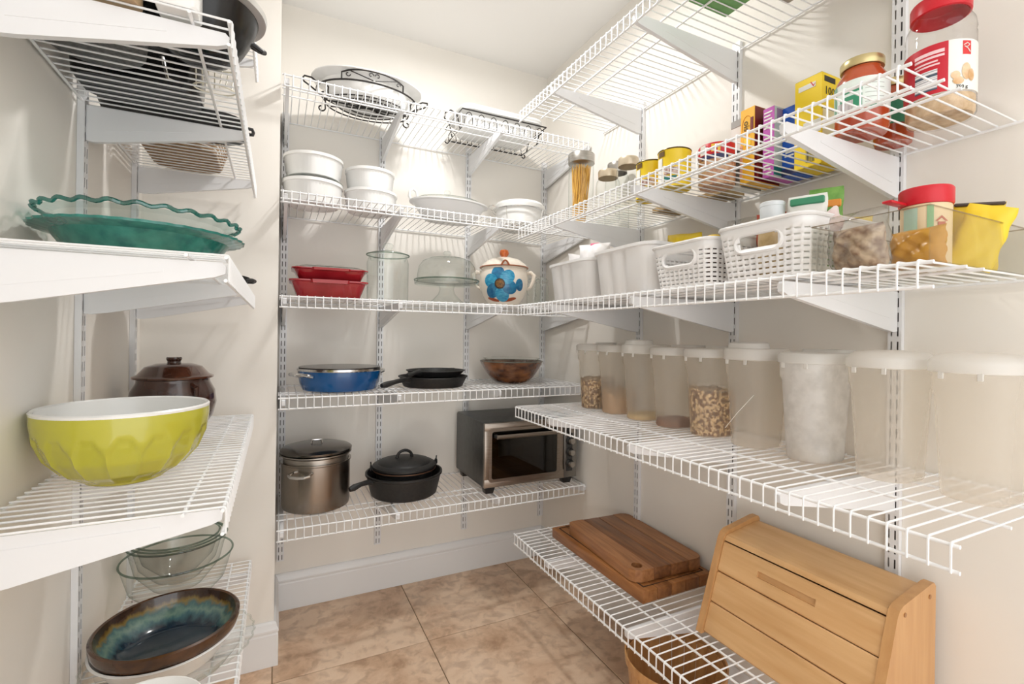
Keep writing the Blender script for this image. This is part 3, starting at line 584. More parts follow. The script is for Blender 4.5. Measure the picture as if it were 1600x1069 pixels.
# toaster oven
t = thing('toaster_oven', 'grey stainless toaster oven with glass door and three dials', 'toaster oven', (0.750, 1.770, z1))
OW, OD, OZ0, OZ1 = 0.440, 0.335, 0.026, 0.288
GREYM = mat('slate_grey_metal', (92, 93, 92), 0.38, 0.75, col2=(84, 85, 84), scale=40)
OST = mat('warm_brushed_steel', (168, 158, 148), 0.32, 1.0, col2=(150, 140, 130), scale=14, stretch=(1, 1, 30))
mm = M(); mm.rbox(0, OW, 0.016, OD, OZ1 - 0.016, OZ1, 0.007); mm.rbox(0, OW, 0.016, OD, OZ0, OZ0 + 0.014, 0.005)
mm.rbox(0, 0.013, 0.016, OD, OZ0 + 0.004, OZ1 - 0.006, 0.004); mm.rbox(0.335, OW, 0.016, OD, OZ0 + 0.004, OZ1 - 0.006, 0.004); mm.rbox(0.006, 0.34, OD - 0.012, OD, OZ0 + 0.004, OZ1 - 0.006, 0.004)
mm.build('casing', GREYM, t)
mm = M(); mm.rbox(0.0, OW, 0.0, 0.016, OZ1 - 0.034, OZ1 - 0.001, 0.004); mm.rbox(0, OW, 0, 0.016, OZ0 + 0.0, OZ0 + 0.038, 0.004); mm.rbox(0, 0.030, 0, 0.016, OZ0 + 0.03, OZ1 - 0.03, 0.004); mm.rbox(0.332, 0.372, 0, 0.016, OZ0 + 0.03, OZ1 - 0.03, 0.004)
mm.build('front_frame', OST, t)
M().rbox(0.374, OW - 0.001, -0.002, 0.0155, OZ0 + 0.001, OZ1 - 0.002, 0.003).build('control_panel', mat('panel_steel', (138, 136, 132), 0.35, 0.9), t)
dr = thing.__call__ if False else None
door = M().add(*(lambda R1, R2: ([(p[0], -0.006, p[1]) for p in R1] + [(p[0], -0.006, p[1]) for p in R2] + [(p[0], 0.0005, p[1]) for p in R1] + [(p[0], 0.0005, p[1]) for p in R2],
    [(i, (i + 1) % 24, 24 + (i + 1) % 24, 24 + i) for i in range(24)] + [(48 + i, 72 + i, 72 + (i + 1) % 24, 48 + (i + 1) % 24) for i in range(24)] + [(i, 48 + i, 48 + (i + 1) % 24, (i + 1) % 24) for i in range(24)] + [(24 + i, 24 + (i + 1) % 24, 72 + (i + 1) % 24, 72 + i) for i in range(24)]))
    ([(0.183 + p[0], 0.157 + p[1]) for p in rrect(0.330, 0.216, 0.014, 0)], [(0.183 + p[0], 0.157 + p[1]) for p in rrect(0.306, 0.192, 0.010, 0)])).build('door', OST, t)
M().box(0.030, 0.336, -0.0035, -0.0015, 0.061, 0.253).build('door_glass', glass('smoked_glass', (150, 150, 146), edgecol=(60, 62, 62), base=0.06), door, smooth=0)
M().tube([(0.040, -0.034, 0.236), (0.326, -0.034, 0.236)], 0.0085, 12).build('door_handle', OST, door)
for x in (0.044, 0.322): M().rbox(x - 0.007, x + 0.007, -0.030, -0.005, 0.229, 0.243, 0.003).build('handle_post', BLACK, door)
mm = M(); mm.box(0.016, 0.332, OD - 0.016, OD - 0.0125, 0.045, 0.268); mm.box(0.0135, 0.016, 0.02, OD - 0.016, 0.045, 0.268); mm.box(0.3325, 0.3345, 0.02, OD - 0.016, 0.045, 0.268); mm.box(0.016, 0.332, 0.02, OD - 0.016, 0.2685, 0.2715); mm.box(0.016, 0.332, 0.02, OD - 0.016, 0.0402, 0.0440)
mm.build('oven_cavity', mat('dark_cavity', (60, 56, 52), 0.4, 0.6), t, smooth=0)
for zz in (0.098, 0.180):
    mm = M()
    for k in range(15): mm.tube([(0.022 + k * 0.0216, 0.03, zz), (0.022 + k * 0.0216, OD - 0.03, zz)], 0.0012, 5)
    for yv in (0.028, 0.16, OD - 0.03): mm.tube([(0.017, yv, zz - 0.002), (0.331, yv, zz - 0.002)], 0.0018, 5)
    mm.build('rack', CHROME, t)
M().rbox(0.386, 0.416, -0.0045, -0.002, 0.055, 0.262, 0.008).build('dial_strip', mat('dark_grey_gloss', (52, 53, 54), 0.3), t)
for zz in (0.088, 0.138, 0.188, 0.236):
    b = M().lathe([(0.019, 0), (0.019, 0.004), (0.015, 0.008), (0.001, 0.009)], 24); b.v = [(x + 0.401, -0.0047 - z, y + zz) for x, y, z in b.v]; kb = b.build('dial_base', BLACK, t)
    b = M().lathe([(0.012, 0.0085), (0.0125, 0.024), (0.011, 0.0265), (0.001, 0.027)], 24); b.v = [(x + 0.401, -0.0047 - z, y + zz) for x, y, z in b.v]; b.build('dial', STEEL, kb)
for x in (0.030, OW - 0.04):
    for yv in (0.03, OD - 0.04): M().rings([rrect(0.034, 0.034, 0.003, 0, 2), rrect(0.046, 0.046, 0.003, 0.0262, 2)]).build('foot', BLACK, t, (x, yv, 0))

# ------------------------------------------------------------------ right wall, canister shelf
z = ZR[1] + 0.0004
MILK = milky('cloudy_plastic', (250, 246, 240), 0.72)
MILKW = milky('flour_dusted_plastic', (242, 241, 239), 0.22, blotch=26)
LIDM = milky('white_plastic_lid', (244, 243, 240), 0.06)
OATS = mat('rolled_oats', (124, 88, 54), 0.9, col2=(226, 196, 152), scale=105, detail=2, ramp=(0.46, 0.54), bump=0.8, bscale=110)
BRAN = mat('tan_bran', (190, 156, 120), 0.95, col2=(206, 176, 142), scale=120, bump=0.4, bscale=160)
FLOUR = mat('white_flour', (240, 236, 228), 0.95, bump=0.3, bscale=60)
NUTS = mat('reddish_nuts', (124, 78, 58), 0.8, col2=(178, 132, 102), scale=90, bump=1.0, bscale=90)
CY = [1.502, 1.372, 1.236, 1.100, 0.963, 0.826, 0.676, 0.528, 0.390]
CI = [('brown oats filling half of it', OATS, 0.110, 0), ('tan bran filling its lower third', BRAN, 0.072, 0), ('a little yellowish meal, under a tall white lid', mat('yellow_meal', (216, 190, 140), 0.95), 0.016, 1),
      ('a few reddish nuts at its bottom', NUTS, 0.020, 0), ('speckled oats filled past halfway', OATS, 0.128, 0), ('a crack line, sixth from the far end', None, 0, 1),
      ('white flour caked on its sides', FLOUR, 0.030, 0), ('empty, second nearest the camera', None, 0, 2), ('empty, nearest the camera', None, 0, 2)]
for k, (yv, (txt, cm, ch, dome)) in enumerate(zip(CY, CI)):
    lab = 'cloudy plastic canister with ' + txt if not txt.startswith('empty') else 'cloudy plastic canister, ' + txt
    t = thing('canister', lab, 'canister', (1.102, yv, z), 0, 'row of cloudy lidded canisters')
    M().rings([rrect(0.116, 0.086, 0.038, 0, 8), rrect(0.122, 0.092, 0.041, 0.004, 8), rrect(0.146, 0.106, 0.046, 0.176, 8), rrect(0.155, 0.112, 0.048, 0.186, 8), rrect(0.158, 0.115, 0.050, 0.222, 8)], cap1=False).build('body', MILKW if k == 6 else MILK, t, smooth=40)
    if cm:
        f = ch / 0.176; ww, dd = 0.120 + 0.022 * f, 0.088 + 0.014 * f; rs = [rrect(0.112, 0.082, 0.036, 0.0025, 8), rrect(0.118, 0.088, 0.039, 0.005, 8)]
        top = rrect(ww - 0.003, dd - 0.0025, 0.042, ch, 8); rs.append([(x, y, zz + 0.5 * ch * 0.18 * math.sin(7 * x * 30 + k) * (0.4 if k != 1 else 1.0) + (y / dd) * (0.03 if k == 1 else 0.006)) for x, y, zz in top])
        M().rings(rs).build('contents', cm, t)
    if k == 5:
        M().tube([(-0.0645, 0.040, 0.040), (-0.069, 0.0, 0.085), (-0.073, -0.048, 0.135)], 0.0007, 5).build('crack', WPLAST, t)
    a = 0.010 if dome == 1 else 0.0
    ld = M().rings([rrect(0.160, 0.117, 0.051, 0.2165), rrect(0.166, 0.123, 0.054, 0.218), rrect(0.167, 0.124, 0.054, 0.234 + a * 0.4), rrect(0.160, 0.117, 0.052, 0.2395 + a * 0.5), rrect(0.14, 0.10, 0.045, 0.2415 + a * 0.5 + (0.006 if dome == 2 else 0)), rrect(0.05, 0.04, 0.018, 0.2415 + a * 0.5 + (0.010 if dome == 2 else 0))], cap0=False).build('lid', LIDM, t, smooth=40)
    if dome == 1: M().rings([rrect(0.078, 0.098, 0.036, 0.244, cx=-0.032), rrect(0.075, 0.094, 0.036, 0.258, cx=-0.031), rrect(0.060, 0.080, 0.028, 0.262, cx=-0.028)], cap0=False).build('pour_spout', LIDM, ld)
    elif dome == 0: M().rings([rrect(0.062, 0.098, 0.014, 0.2405, cx=0.046), rrect(0.060, 0.096, 0.014, 0.2475, cx=0.048)], cap0=False).build('flip_cap', LIDM, ld)
    for s in (-1, 1): M().rbox(-0.0795, -0.0755, s * 0.026 - 0.004, s * 0.026 + 0.004, 0.206, 0.219, 0.001, 1).build('latch', LIDM, t)

# ------------------------------------------------------------------ right wall, lowest shelf: boards and bread box
z = ZR[0] + 0.0004
def wood(name, c1, c2, axis='y', scale=9, rough=0.45, coat=0.15):
    st = {'y': (9, 0.7, 9), 'x': (0.7, 9, 9), 'z': (9, 9, 0.7)}[axis]
    return mat(name, c1, rough, 0, c2, scale, st, 0.08, 30, coat, detail=7, ramp=(0.3, 0.7))
WD = [wood('acacia_a', (112, 70, 40), (150, 100, 60)), wood('acacia_b', (134, 86, 50), (176, 122, 76)), wood('acacia_c', (96, 58, 34), (134, 88, 52))]
TEAK = [wood('teak_a', (134, 84, 42), (168, 112, 62)), wood('teak_b', (116, 70, 34), (150, 98, 54))]
t = thing('cutting_board', 'large brown wooden cutting board with juice groove, lower of two', 'cutting board', (1.0765, 1.303, z), 0.0, 'wooden cutting boards')
for i in range(5):
    x0 = -0.138 + i * 0.0552; M().rbox(x0, x0 + 0.0550, -0.250, 0.250, 0, 0.036, 0.003).build('plank', TEAK[i % 2], t)
M().tube([(-0.118, -0.230, 0.0362), (0.118, -0.230, 0.0362), (0.118, 0.230, 0.0362), (-0.118, 0.230, 0.0362)], 0.0026, 4, True).build('juice_groove', mat('dark_groove_wood', (58, 36, 20), 0.6), t)
t = thing('cutting_board', 'acacia cutting board with thumb hole, lying on the larger board', 'cutting board', (1.084, 1.285, z + 0.0385), math.radians(-3), 'wooden cutting boards')
hx, hy, hr = -0.100, -0.168, 0.0165
ws = [-0.132, -0.062, 0.004, 0.072, 0.132]
for i in range(4):
    x0, x1 = ws[i], ws[i + 1] - 0.0002
    if i > 0:
        if i < 3: M().rbox(x0, x1, -0.200, 0.200, 0, 0.036, 0.003).build('plank', WD[(i + 1) % 3], t)
        else: M().prism([(x0, -0.2), (x1 - 0.026, -0.2), (x1 - 0.008, -0.192), (x1, -0.174), (x1, 0.174), (x1 - 0.008, 0.192), (x1 - 0.026, 0.2), (x0, 0.2)], 0, 0.036, 'z').build('plank', WD[1], t)
        continue
    out = [(x1, -0.2), (x1, 0.2), (x0 + 0.026, 0.2), (x0 + 0.008, 0.192), (x0, 0.174), (x0, -0.174), (x0 + 0.008, -0.192), (x0 + 0.026, -0.2)]
    n = 32; ring = []
    def edge(a):
        c, s = math.cos(a), math.sin(a); best = 9
        for (ax, ay), (bx, by) in zip(out, out[1:] + out[:1]):
            ex, ey = bx - ax, by - ay; den = c * ey - s * ex
            if abs(den) < 1e-9: continue
            tt = ((ax - hx) * ey - (ay - hy) * ex) / den; uu = ((ax - hx) * s - (ay - hy) * c) / den
            if tt > 0 and -1e-6 <= uu <= 1 + 1e-6: best = min(best, tt)
        return (hx + best * c, hy + best * s)
    angs = sorted([2 * PI * q / n for q in range(n)] + [math.atan2(b - hy, a - hx) % (2 * PI) for a, b in out])
    outer = [edge(a) for a in angs]; inner = [(hx + hr * math.cos(a), hy + hr * math.sin(a)) for a in angs]; K = len(angs)
    vs = [(a, b, 0.0) for a, b in outer] + [(a, b, 0.036) for a, b in outer] + [(a, b, 0.036) for a, b in inner] + [(a, b, 0.0) for a, b in inner]
    fs = [(j * K + q, j * K + (q + 1) % K, ((j + 1) % 4) * K + (q + 1) % K, ((j + 1) % 4) * K + q) for j in range(4) for q in range(K)]
    M().add(vs, fs).build('plank', WD[1], t)
# bread box
t = thing('bread_box', 'honey-coloured wooden bread box with slanted planked front', 'bread box', (0, 0, z))
OAK = wood('honey_wood', (206, 158, 104), (224, 182, 130), 'y', 6, 0.4, 0.25); OAKE = wood('honey_wood_side', (208, 160, 106), (194, 144, 92), 'z', 6, 0.4, 0.25)
YN, YF = 0.492, 0.905
side = [(0.985, 0.0), (1.204, 0.0), (1.204, 0.262), (1.198, 0.270), (1.186, 0.270), (1.082, 0.250), (1.070, 0.243), (1.062, 0.230)]
for y0, y1 in ((YN, YN + 0.018), (YF - 0.018, YF)): M().prism(side, y0, y1, 'y').build('side_panel', OAKE, t, smooth=20)
M().prism([(1.066, 0.226), (1.072, 0.238), (1.188, 0.258), (1.190, 0.248), (1.082, 0.226)], YN + 0.0185, YF - 0.0185, 'y').build('top_panel', OAK, t, smooth=20)
M().prism([(1.190, 0.002), (1.200, 0.002), (1.200, 0.256), (1.190, 0.256)], YN + 0.0185, YF - 0.0185, 'y').build('back_panel', OAK, t)
M().prism([(1.0, 0.002), (1.188, 0.002), (1.188, 0.010), (1.0, 0.010)], YN + 0.0185, YF - 0.0185, 'y').build('bottom_panel', OAK, t)
fx0, fz0, fx1, fz1 = 0.992, 0.004, 1.064, 0.224
ln = math.hypot(fx1 - fx0, fz1 - fz0); dx, dz = (fx1 - fx0) / ln, (fz1 - fz0) / ln; nx, nz = dz, -dx
def fp(s_, d_): return (fx0 + dx * s_ + nx * d_, fz0 + dz * s_ + nz * d_)
fdoor = None
for i in range(3):
    s0, s1 = ln * i / 3 + 0.001, ln * (i + 1) / 3 - 0.001
    prof = [fp(s0, 0.003), fp(s0 + 0.003, 0), fp(s1 - 0.003, 0), fp(s1, 0.003), fp(s1, 0.012), fp(s0, 0.012)]
    if i < 2: M().prism(prof, YN + 0.019, YF - 0.019, 'y').build('front_plank', OAK, t, smooth=20)
    else:
        # plank with a routed finger groove: four prisms round an open slot, darker floor behind
        g0, g1, ya, yb = s0 + 0.030, s0 + 0.045, 0.640, 0.780
        pr = M(); pr.prism([fp(s0, 0.003), fp(s0 + 0.003, 0), fp(g0, 0), fp(g0, 0.012), fp(s0, 0.012)], YN + 0.019, YF - 0.019, 'y')
        pr.prism([fp(g1, 0), fp(s1 - 0.003, 0), fp(s1, 0.003), fp(s1, 0.012), fp(g1, 0.012)], YN + 0.019, YF - 0.019, 'y')
        mid = [fp(g0, 0), fp(g1, 0), fp(g1, 0.012), fp(g0, 0.012)]
        pr.prism(mid, YN + 0.019, ya, 'y'); pr.prism(mid, yb, YF - 0.019, 'y'); pk = pr.build('front_plank', OAK, t, smooth=20)
        M().prism([fp(g0 - 0.002, 0.0075), fp(g1 + 0.002, 0.0075), fp(g1 + 0.002, 0.011), fp(g0 - 0.002, 0.011)], ya - 0.004, yb + 0.004, 'y').build('finger_groove', OAK, pk)
for x, zz in ((1.088, 0.232), (1.180, 0.246)):
    b = M().lathe([(0.0045, 0), (0.0045, 0.0012), (0.001, 0.0016)], 14); b.v = [(x + p[0], YN - p[2], zz + p[1]) for p in b.v]; b.build('dowel', wood('dowel_wood', (168, 118, 70), (150, 104, 62)), t)
# bushel basket on the floor below
t = thing('bushel_basket', 'round wooden splint basket on the tiles under the lowest right shelf', 'basket', (0.985, 0.975, 0.0006))
SPL = wood('splint_wood', (186, 134, 82), (206, 158, 104), 'z', 7); n = 22
for i in range(n):
    a0, a1 = 2 * PI * i / n + 0.008, 2 * PI * (i + 1) / n - 0.008; rr = [(0.098, 0.002), (0.112, 0.07), (0.128, 0.235)]
    vs = [];
    for r, zz in rr:
        for q in (0, 0.0025):
            for a in (a0, (a0 + a1) / 2, a1): vs.append(((r - q) * math.cos(a), (r - q) * math.sin(a), zz))
    fs = []
    for k in range(2):
        b = k * 6; fs += [(b, b + 1, b + 7, b + 6), (b + 1, b + 2, b + 8, b + 7), (b + 4, b + 3, b + 9, b + 10), (b + 5, b + 4, b + 10, b + 11), (b + 3, b, b + 6, b + 9), (b + 2, b + 5, b + 11, b + 8)]
    fs += [(12, 13, 16, 15), (13, 14, 17, 16)]
    M().add(vs, fs).build('splint', SPL, t)
for zz, r in ((0.226, 0.1285), (0.05, 0.1095)): M().lathe([(r, zz), (r + 0.0045, zz), (r + 0.006, zz + 0.022), (r + 0.0015, zz + 0.022)], 44, cap0=False, cap1=False).build('hoop', SPL, t)
M().lathe([(0.001, 0.004), (0.094, 0.004), (0.094, 0.007), (0.001, 0.007)], 30).build('bottom', SPL, t)

# ------------------------------------------------------------------ right wall, basket shelf
z = ZR[2] + 0.0004
def fluted_bin(label, yc, w_, d_, h):
    t = thing('storage_bin', label, 'bin', (1.035, yc, z), 0, 'white fluted plastic bins')
    def ring(sc, zz, fl):
        out = []; N = 26
        for i in range(N + 1):                      # aisle face
            v = 1 - 2 * i / N; g = 0
            for gc in (-0.12, 0.36): g = max(g, math.exp(-((v - gc) / 0.10) ** 2))
            ro = 0.03 * abs(v) ** 8
            out.append((-w_ / 2 * sc + fl * g + ro, d_ / 2 * sc * v, zz))
        for i in range(1, 8): out.append((-w_ / 2 * sc + w_ * sc * i / 8, -d_ / 2 * sc, zz))
        for i in range(9): out.append((w_ / 2 * sc - (0.02 if i in (0, 8) else 0), d_ / 2 * sc * (-1 + 2 * i / 8), zz))
        for i in range(1, 8): out.append((w_ / 2 * sc - w_ * sc * i / 8, d_ / 2 * sc, zz))
        return out
    M().rings([ring(0.86, 0, 0.008), ring(0.88, 0.004, 0.010), ring(0.95, h * 0.80, 0.010), ring(0.965, h * 0.92, 0.002), ring(1.0, h * 0.94, 0), ring(1.0, h, 0), ring(0.965, h, 0), ring(0.93, h * 0.8, 0.006), ring(0.86, 0.006, 0.006)]).build('tub', WPLAST, t, smooth=50)
    return t
def pouch(name, label, cat, loc, w_, h, th, m, rz=0, seed=1, rot=None, lump=0.25, parent=None, group=None, nu=14, nv=14):
    """soft filled packet standing up: local x = thickness, y = width, z = height; crimped edges"""
    rnd = random.Random(seed); ph = [rnd.uniform(0, 6.28) for _ in range(6)]; mm = M(); vs = []; idx = {}
    for s in (0, 1):
        for i in range(nu + 1):
            for j in range(nv + 1):
                u, v = 2 * i / nu - 1, 2 * j / nv - 1
                f = max(0, (1 - abs(u) ** 3)) ** 0.7 * max(0, (1 - abs(v) ** 4)) ** 0.7
                l = 1 + lump * (math.sin(3.1 * u + ph[0]) * math.cos(2.7 * v + ph[1]) + 0.6 * math.sin(6 * u + 5 * v + ph[2]) + 0.4 * math.sin(11 * u - 9 * v + ph[3]))
                e = 0.02 * w_ * math.sin(9 * v + ph[4])
                x = (1 if s else -1) * (th / 2 * f * l + 0.0004) + 0.05 * th * math.sin(5 * u + ph[5]) * (1 - f)
                vs.append((x, w_ / 2 * u * (1 - 0.08 * f) + e * (abs(u) ** 4) * (1 if u > 0 else -1), h / 2 * (1 + v * (1 - 0.06 * f))))
    N = nv + 1; o = (nu + 1) * N; fs = []
    for i in range(nu):
        for j in range(nv):
            a = i * N + j; fs.append((a, a + N, a + N + 1, a + 1)); b = o + a; fs.append((b, b + 1, b + N + 1, b + N))
    for i in range(nu): a = i * N; fs.append((a, o + a, o + a + N, a + N)); a = i * N + nv; fs.append((a, a + N, o + a + N, o + a))
    for j in range(nv): fs.append((j, j + 1, o + j + 1, o + j)); a = nu * N + j; fs.append((a, o + a, o + a + 1, a + 1))
    mm.add(vs, fs); ob = mm.build(name, m, parent, loc, rz, 60)
    if rot: ob.rotation_euler = rot
    if not parent: tag(ob, label, cat, group)
    return ob
fluted_bin('white fluted plastic bin holding wrapped white bags, farthest on its shelf', 1.408, 0.30, 0.268, 0.138)
fluted_bin('larger white fluted plastic bin beside the slotted baskets', 1.121, 0.31, 0.270, 0.142)
WBAG = mat('white_plastic_bag', (240, 238, 238), 0.4, bump=0.3, bscale=40)
pouch('bag', 'white bag peeking over the rim of the farthest bin', 'bag', (1.02, 1.44, z + 0.008), 0.20, 0.165, 0.11, WBAG, PI / 2, 3)
b = pouch('bag', 'white bag with pink printed tie standing in the farthest bin', 'bag', (0.955, 1.328, z + 0.008), 0.11, 0.185, 0.07, WBAG, 0.5, 5)
M().rbox(-0.004, 0.010, -0.016, 0.016, 0.170, 0.188, 0.004).build('pink_print', mat('pink_print', (226, 120, 150), 0.5), b)
pouch('bag', 'brown paper bag sunk in the larger fluted bin', 'bag', (1.00, 1.18, z + 0.008), 0.14, 0.150, 0.09, mat('brown_paper', (132, 92, 66), 0.8, bump=0.3, bscale=50), 0.2, 8)
pouch('bag', 'yellow bag poking up behind the smaller slotted basket', 'bag', (1.075, 1.048, z + 0.008), 0.095, 0.180, 0.06, mat('yellow_film', (236, 206, 48), 0.35), 0.6, 9)
def slot_basket(label, yc, w_, d_, h, ncol):
    t = thing('slotted_basket', label, 'basket', (1.005, yc, z), 0, 'white slotted plastic baskets')
    per = []; rc = 0.030                                         # perimeter of the unit rounded rectangle: stations (x, y)
    base = rrect(w_, d_, rc, 0, 6); L = [0]
    for a, b in zip(base, base[1:] + base[:1]): L.append(L[-1] + math.hypot(b[0] - a[0], b[1] - a[1]))
    tot = L[-1]
    def at(s):
        s %= tot
        for i in range(len(base)):
            if L[i] <= s <= L[i + 1] + 1e-9:
                f = (s - L[i]) / max(1e-9, L[i + 1] - L[i]); a, b = base[i], base[(i + 1) % len(base)]
                return a[0] + (b[0] - a[0]) * f, a[1] + (b[1] - a[1]) * f
    nper = int(tot / 0.0165); st = []
    for k in range(nper): st += [tot * k / nper, tot * (k + 0.36) / nper]
    zs = [0, 0.012]; nr = 8
    for r in range(nr): zz = 0.012 + r * (h - 0.030) / nr; zs += [zz + 0.0031, zz + (h - 0.030) / nr]
    zs += [h]
    ns, vs, fs = len(st), [], []
    hz = h * 0.66
    for zz in zs:
        sc = 0.87 + 0.13 * zz / h
        for s in st: x, y = at(s); vs.append((x * sc, y * sc, zz))
    def inhole(x, y, zz):
        if x > -w_ / 2 * 0.8: return 0
        q = max(0, abs(y) - 0.034); return math.hypot(q, zz - hz)
    for a in range(len(zs) - 1):
        for c in range(ns):
            x, y = at((st[c] + (st[(c + 1) % ns] if c + 1 < ns else tot)) / 2); zm = (zs[a] + zs[a + 1]) / 2; sl = inhole(x, y, zm)
            front = x < -w_ / 2 * 0.8
            if front and sl < 0.0150: continue
            if a >= 2 and a % 2 == 0 and a < len(zs) - 2 and False: continue
            row_is_slot = (a >= 1 and (a - 1) % 2 == 0 and 1 <= a <= 2 * nr - 1)
            if row_is_slot and c % 2 == 1 and not (front and sl < 0.024): continue
            fs.append((a * ns + c, a * ns + (c + 1) % ns, (a + 1) * ns + (c + 1) % ns, (a + 1) * ns + c))
    body = M().add(vs, fs).build('woven_wall', WPLAST, t, smooth=30)
    so = body.modifiers.new('thickness', 'SOLIDIFY'); so.thickness = 0.0022; so.offset = 0
    sc = 1.0
    M().tube([(x * 1.004, y * 1.004, h - 0.002) for x, y in [at(tot * k / 72) for k in range(72)]], 0.0042, 6, True).build('rim', WPLAST, t)
    M().prism([(x * 0.868, y * 0.868) for x, y in [at(tot * k / 40) for k in range(40)]], 0, 0.003, 'z').build('bottom', WPLAST, t)
    xh = -w_ / 2 * (0.87 + 0.13 * hz / h)
    lp = [(xh, 0.034 * s1 + 0.0185 * math.cos(q), hz + 0.0185 * math.sin(q)) for s1, qs in ((1, [-PI / 2 + PI * k / 8 for k in range(9)]), (-1, [PI / 2 + PI * k / 8 for k in range(9)])) for q in qs]
    M().tube(lp, 0.0042, 6, True).build('grip_ring', WPLAST, t)
    return t
slot_basket('smaller white slotted plastic basket with oval grip hole', 0.872, 0.27, 0.196, 0.112, 12)
slot_basket('larger white slotted plastic basket full of seasonings', 0.658, 0.27, 0.208, 0.120, 13)
# contents of the slotted baskets
zb = z + 0.0036
def bottle(name, label, cat, x, y, r, h, bodym, capm, capz, nz=28, zz=None, cap_r=None, group=None):
    t = thing(name, label, cat, (x, y, zb if zz is None else zz), 0, group)
    M().lathe([(0.001, 0.001), (r * 0.9, 0), (r, 0.004), (r, capz - 0.022), (r * 0.82, capz - 0.006), (r * 0.78, capz)], nz).build('body', bodym, t)
    cr = cap_r or r * 0.9
    M().lathe([(cr * 0.97, capz + 0.0005), (cr, capz + 0.003), (cr, h - 0.010), (cr * 1.03, h - 0.009), (cr * 1.03, h - 0.002), (cr * 0.95, h), (0.001, h)], nz).build('cap', capm, t)
    return t
bottle('spice_jar', 'spice jar of beige seasoning with a white ribbed cap', 'jar', 0.945, 0.676, 0.0265, 0.168, mat('beige_spice', (206, 180, 134), 0.3, col2=(190, 160, 112), scale=80), mat('bluish_white_cap', (226, 232, 236), 0.4), 0.126)
bottle('sauce_bottle', 'small dark bottle with a yellow cap in the smaller basket', 'bottle', 0.960, 0.842, 0.016, 0.130, mat('dark_sauce', (58, 34, 22), 0.2), mat('yellow_cap', (236, 196, 30), 0.4), 0.106)
bottle('sauce_bottle', 'small dark bottle with a black cap in the smaller basket', 'bottle', 0.960, 0.802, 0.016, 0.122, mat('dark_sauce', (58, 34, 22), 0.2), BLACK, 0.100)
t = thing('plastic_tub', 'round clear deli tub tipped on its side in the smaller basket', 'tub', (1.055, 0.842, zb + 0.078), rot=(0, math.radians(-78), 0.35))
M().lathe([(0.001, 0), (0.050, 0), (0.062, 0.045), (0.066, 0.047), (0.066, 0.055), (0.05, 0.055), (0.048, 0.051), (0.001, 0.051)], 40, cap0=False).build('tub', milky('clear_deli_plastic', (226, 218, 210), 0.6), t)
pouch('bag', 'clear plastic bag standing tall behind the smaller basket', 'bag', (1.178, 0.935, z + 0.006), 0.085, 0.215, 0.05, FILM, 0.1, 15)
def packet(label, x, y, w_, h, th, m, rz, bands=(), lean=0.0):
    t = pouch('seasoning_packet', label, 'packet', (x, y, zb), w_, h, th, m, rz, hash(label) % 97, (0, lean, rz), 0.08)
    for (a, b, mm_) in bands: M().rbox(-th / 2 - 0.0014, th / 2 + 0.0014, -w_ * 0.44, w_ * 0.44, h * a, h * b, 0.002, 1).build('print_band', mm_, t)
    return t
GRN = mat('green_print', (72, 142, 62), 0.45); PRW = mat('print_white', (236, 236, 230), 0.5); RDP = mat('brick_red_print', (176, 66, 34), 0.4, col2=(150, 50, 28), scale=60)
packet('red and green dried pepper packet leaning in the larger basket', 1.010, 0.725, 0.058, 0.165, 0.024, RDP, 0.5, ((0.74, 0.93, GRN), (0.50, 0.70, mat('label_cream', (190, 186, 160), 0.5))), 0.0)
packet('narrow yellow packet behind the white-capped spice jar', 1.040, 0.670, 0.040, 0.155, 0.014, mat('yellow_film', (236, 206, 48), 0.35), 0.6)
packet('white and green soup packet with a barcode in the larger basket', 0.960, 0.610, 0.068, 0.170, 0.016, PRW, 0.42, ((0.88, 0.965, mat('teal_green_print', (60, 140, 104), 0.45)),))
packet('green leaf printed soup packet at the back of the larger basket', 1.030, 0.615, 0.060, 0.196, 0.016, mat('light_green_print', (128, 176, 84), 0.5, col2=(96, 150, 62), scale=40), 0.5, ((0.78, 0.86, mat('orange_print', (232, 150, 60), 0.5)),))
t = tag(M().lathe([(0.001, 0), (0.016, 0.002), (0.024, 0.014), (0.022, 0.028), (0.010, 0.038), (0.004, 0.050), (0.001, 0.052)], 20, mod=lambda a, r, zz: 1 + 0.06 * math.cos(6 * a)).build('garlic_bulb', mat('garlic_skin', (232, 218, 214), 0.6, col2=(206, 176, 176), scale=30), None, (0.965, 0.640, zb + 0.085)), 'pale garlic bulb on top of the packets at the larger basket rim', 'garlic')
t.location = (0.955, 0.572, zb + 0.088); t.rotation_euler = (0.3, 0.2, 0)

# clear acrylic bin with packets
AX0, AX1, AY0, AY1, AH = 0.862, 1.196, 0.365, 0.540, 0.082
t = thing('acrylic_bin', 'clear acrylic bin of loose packets at the near end of the basket shelf', 'bin', (0, 0, z))
th = 0.0022; mm = M()
mm.box(AX0, AX1, AY0, AY1, 0, th); mm.box(AX0, AX0 + th, AY0, AY1, th, AH); mm.box(AX1 - th, AX1, AY0, AY1, th, AH); mm.box(AX0 + th, AX1 - th, AY0, AY0 + th, th, AH); mm.box(AX0 + th, AX1 - th, AY1 - th, AY1, th, AH)
mm.build('tray', ACRYL, t, smooth=0)
M().tube([(AX0, AY0, AH + 0.0014), (AX1, AY0, AH + 0.0014), (AX1, AY1, AH + 0.0014), (AX0, AY1, AH + 0.0014)], 0.0013, 4, True).build('rim', glass('acrylic_edge', (226, 220, 210), edgecol=(186, 178, 164), base=0.1), t, smooth=0)
za = z + 0.003
NUTB = mat('nut_mix', (128, 92, 68), 0.5, col2=(206, 182, 158), scale=70, detail=5)
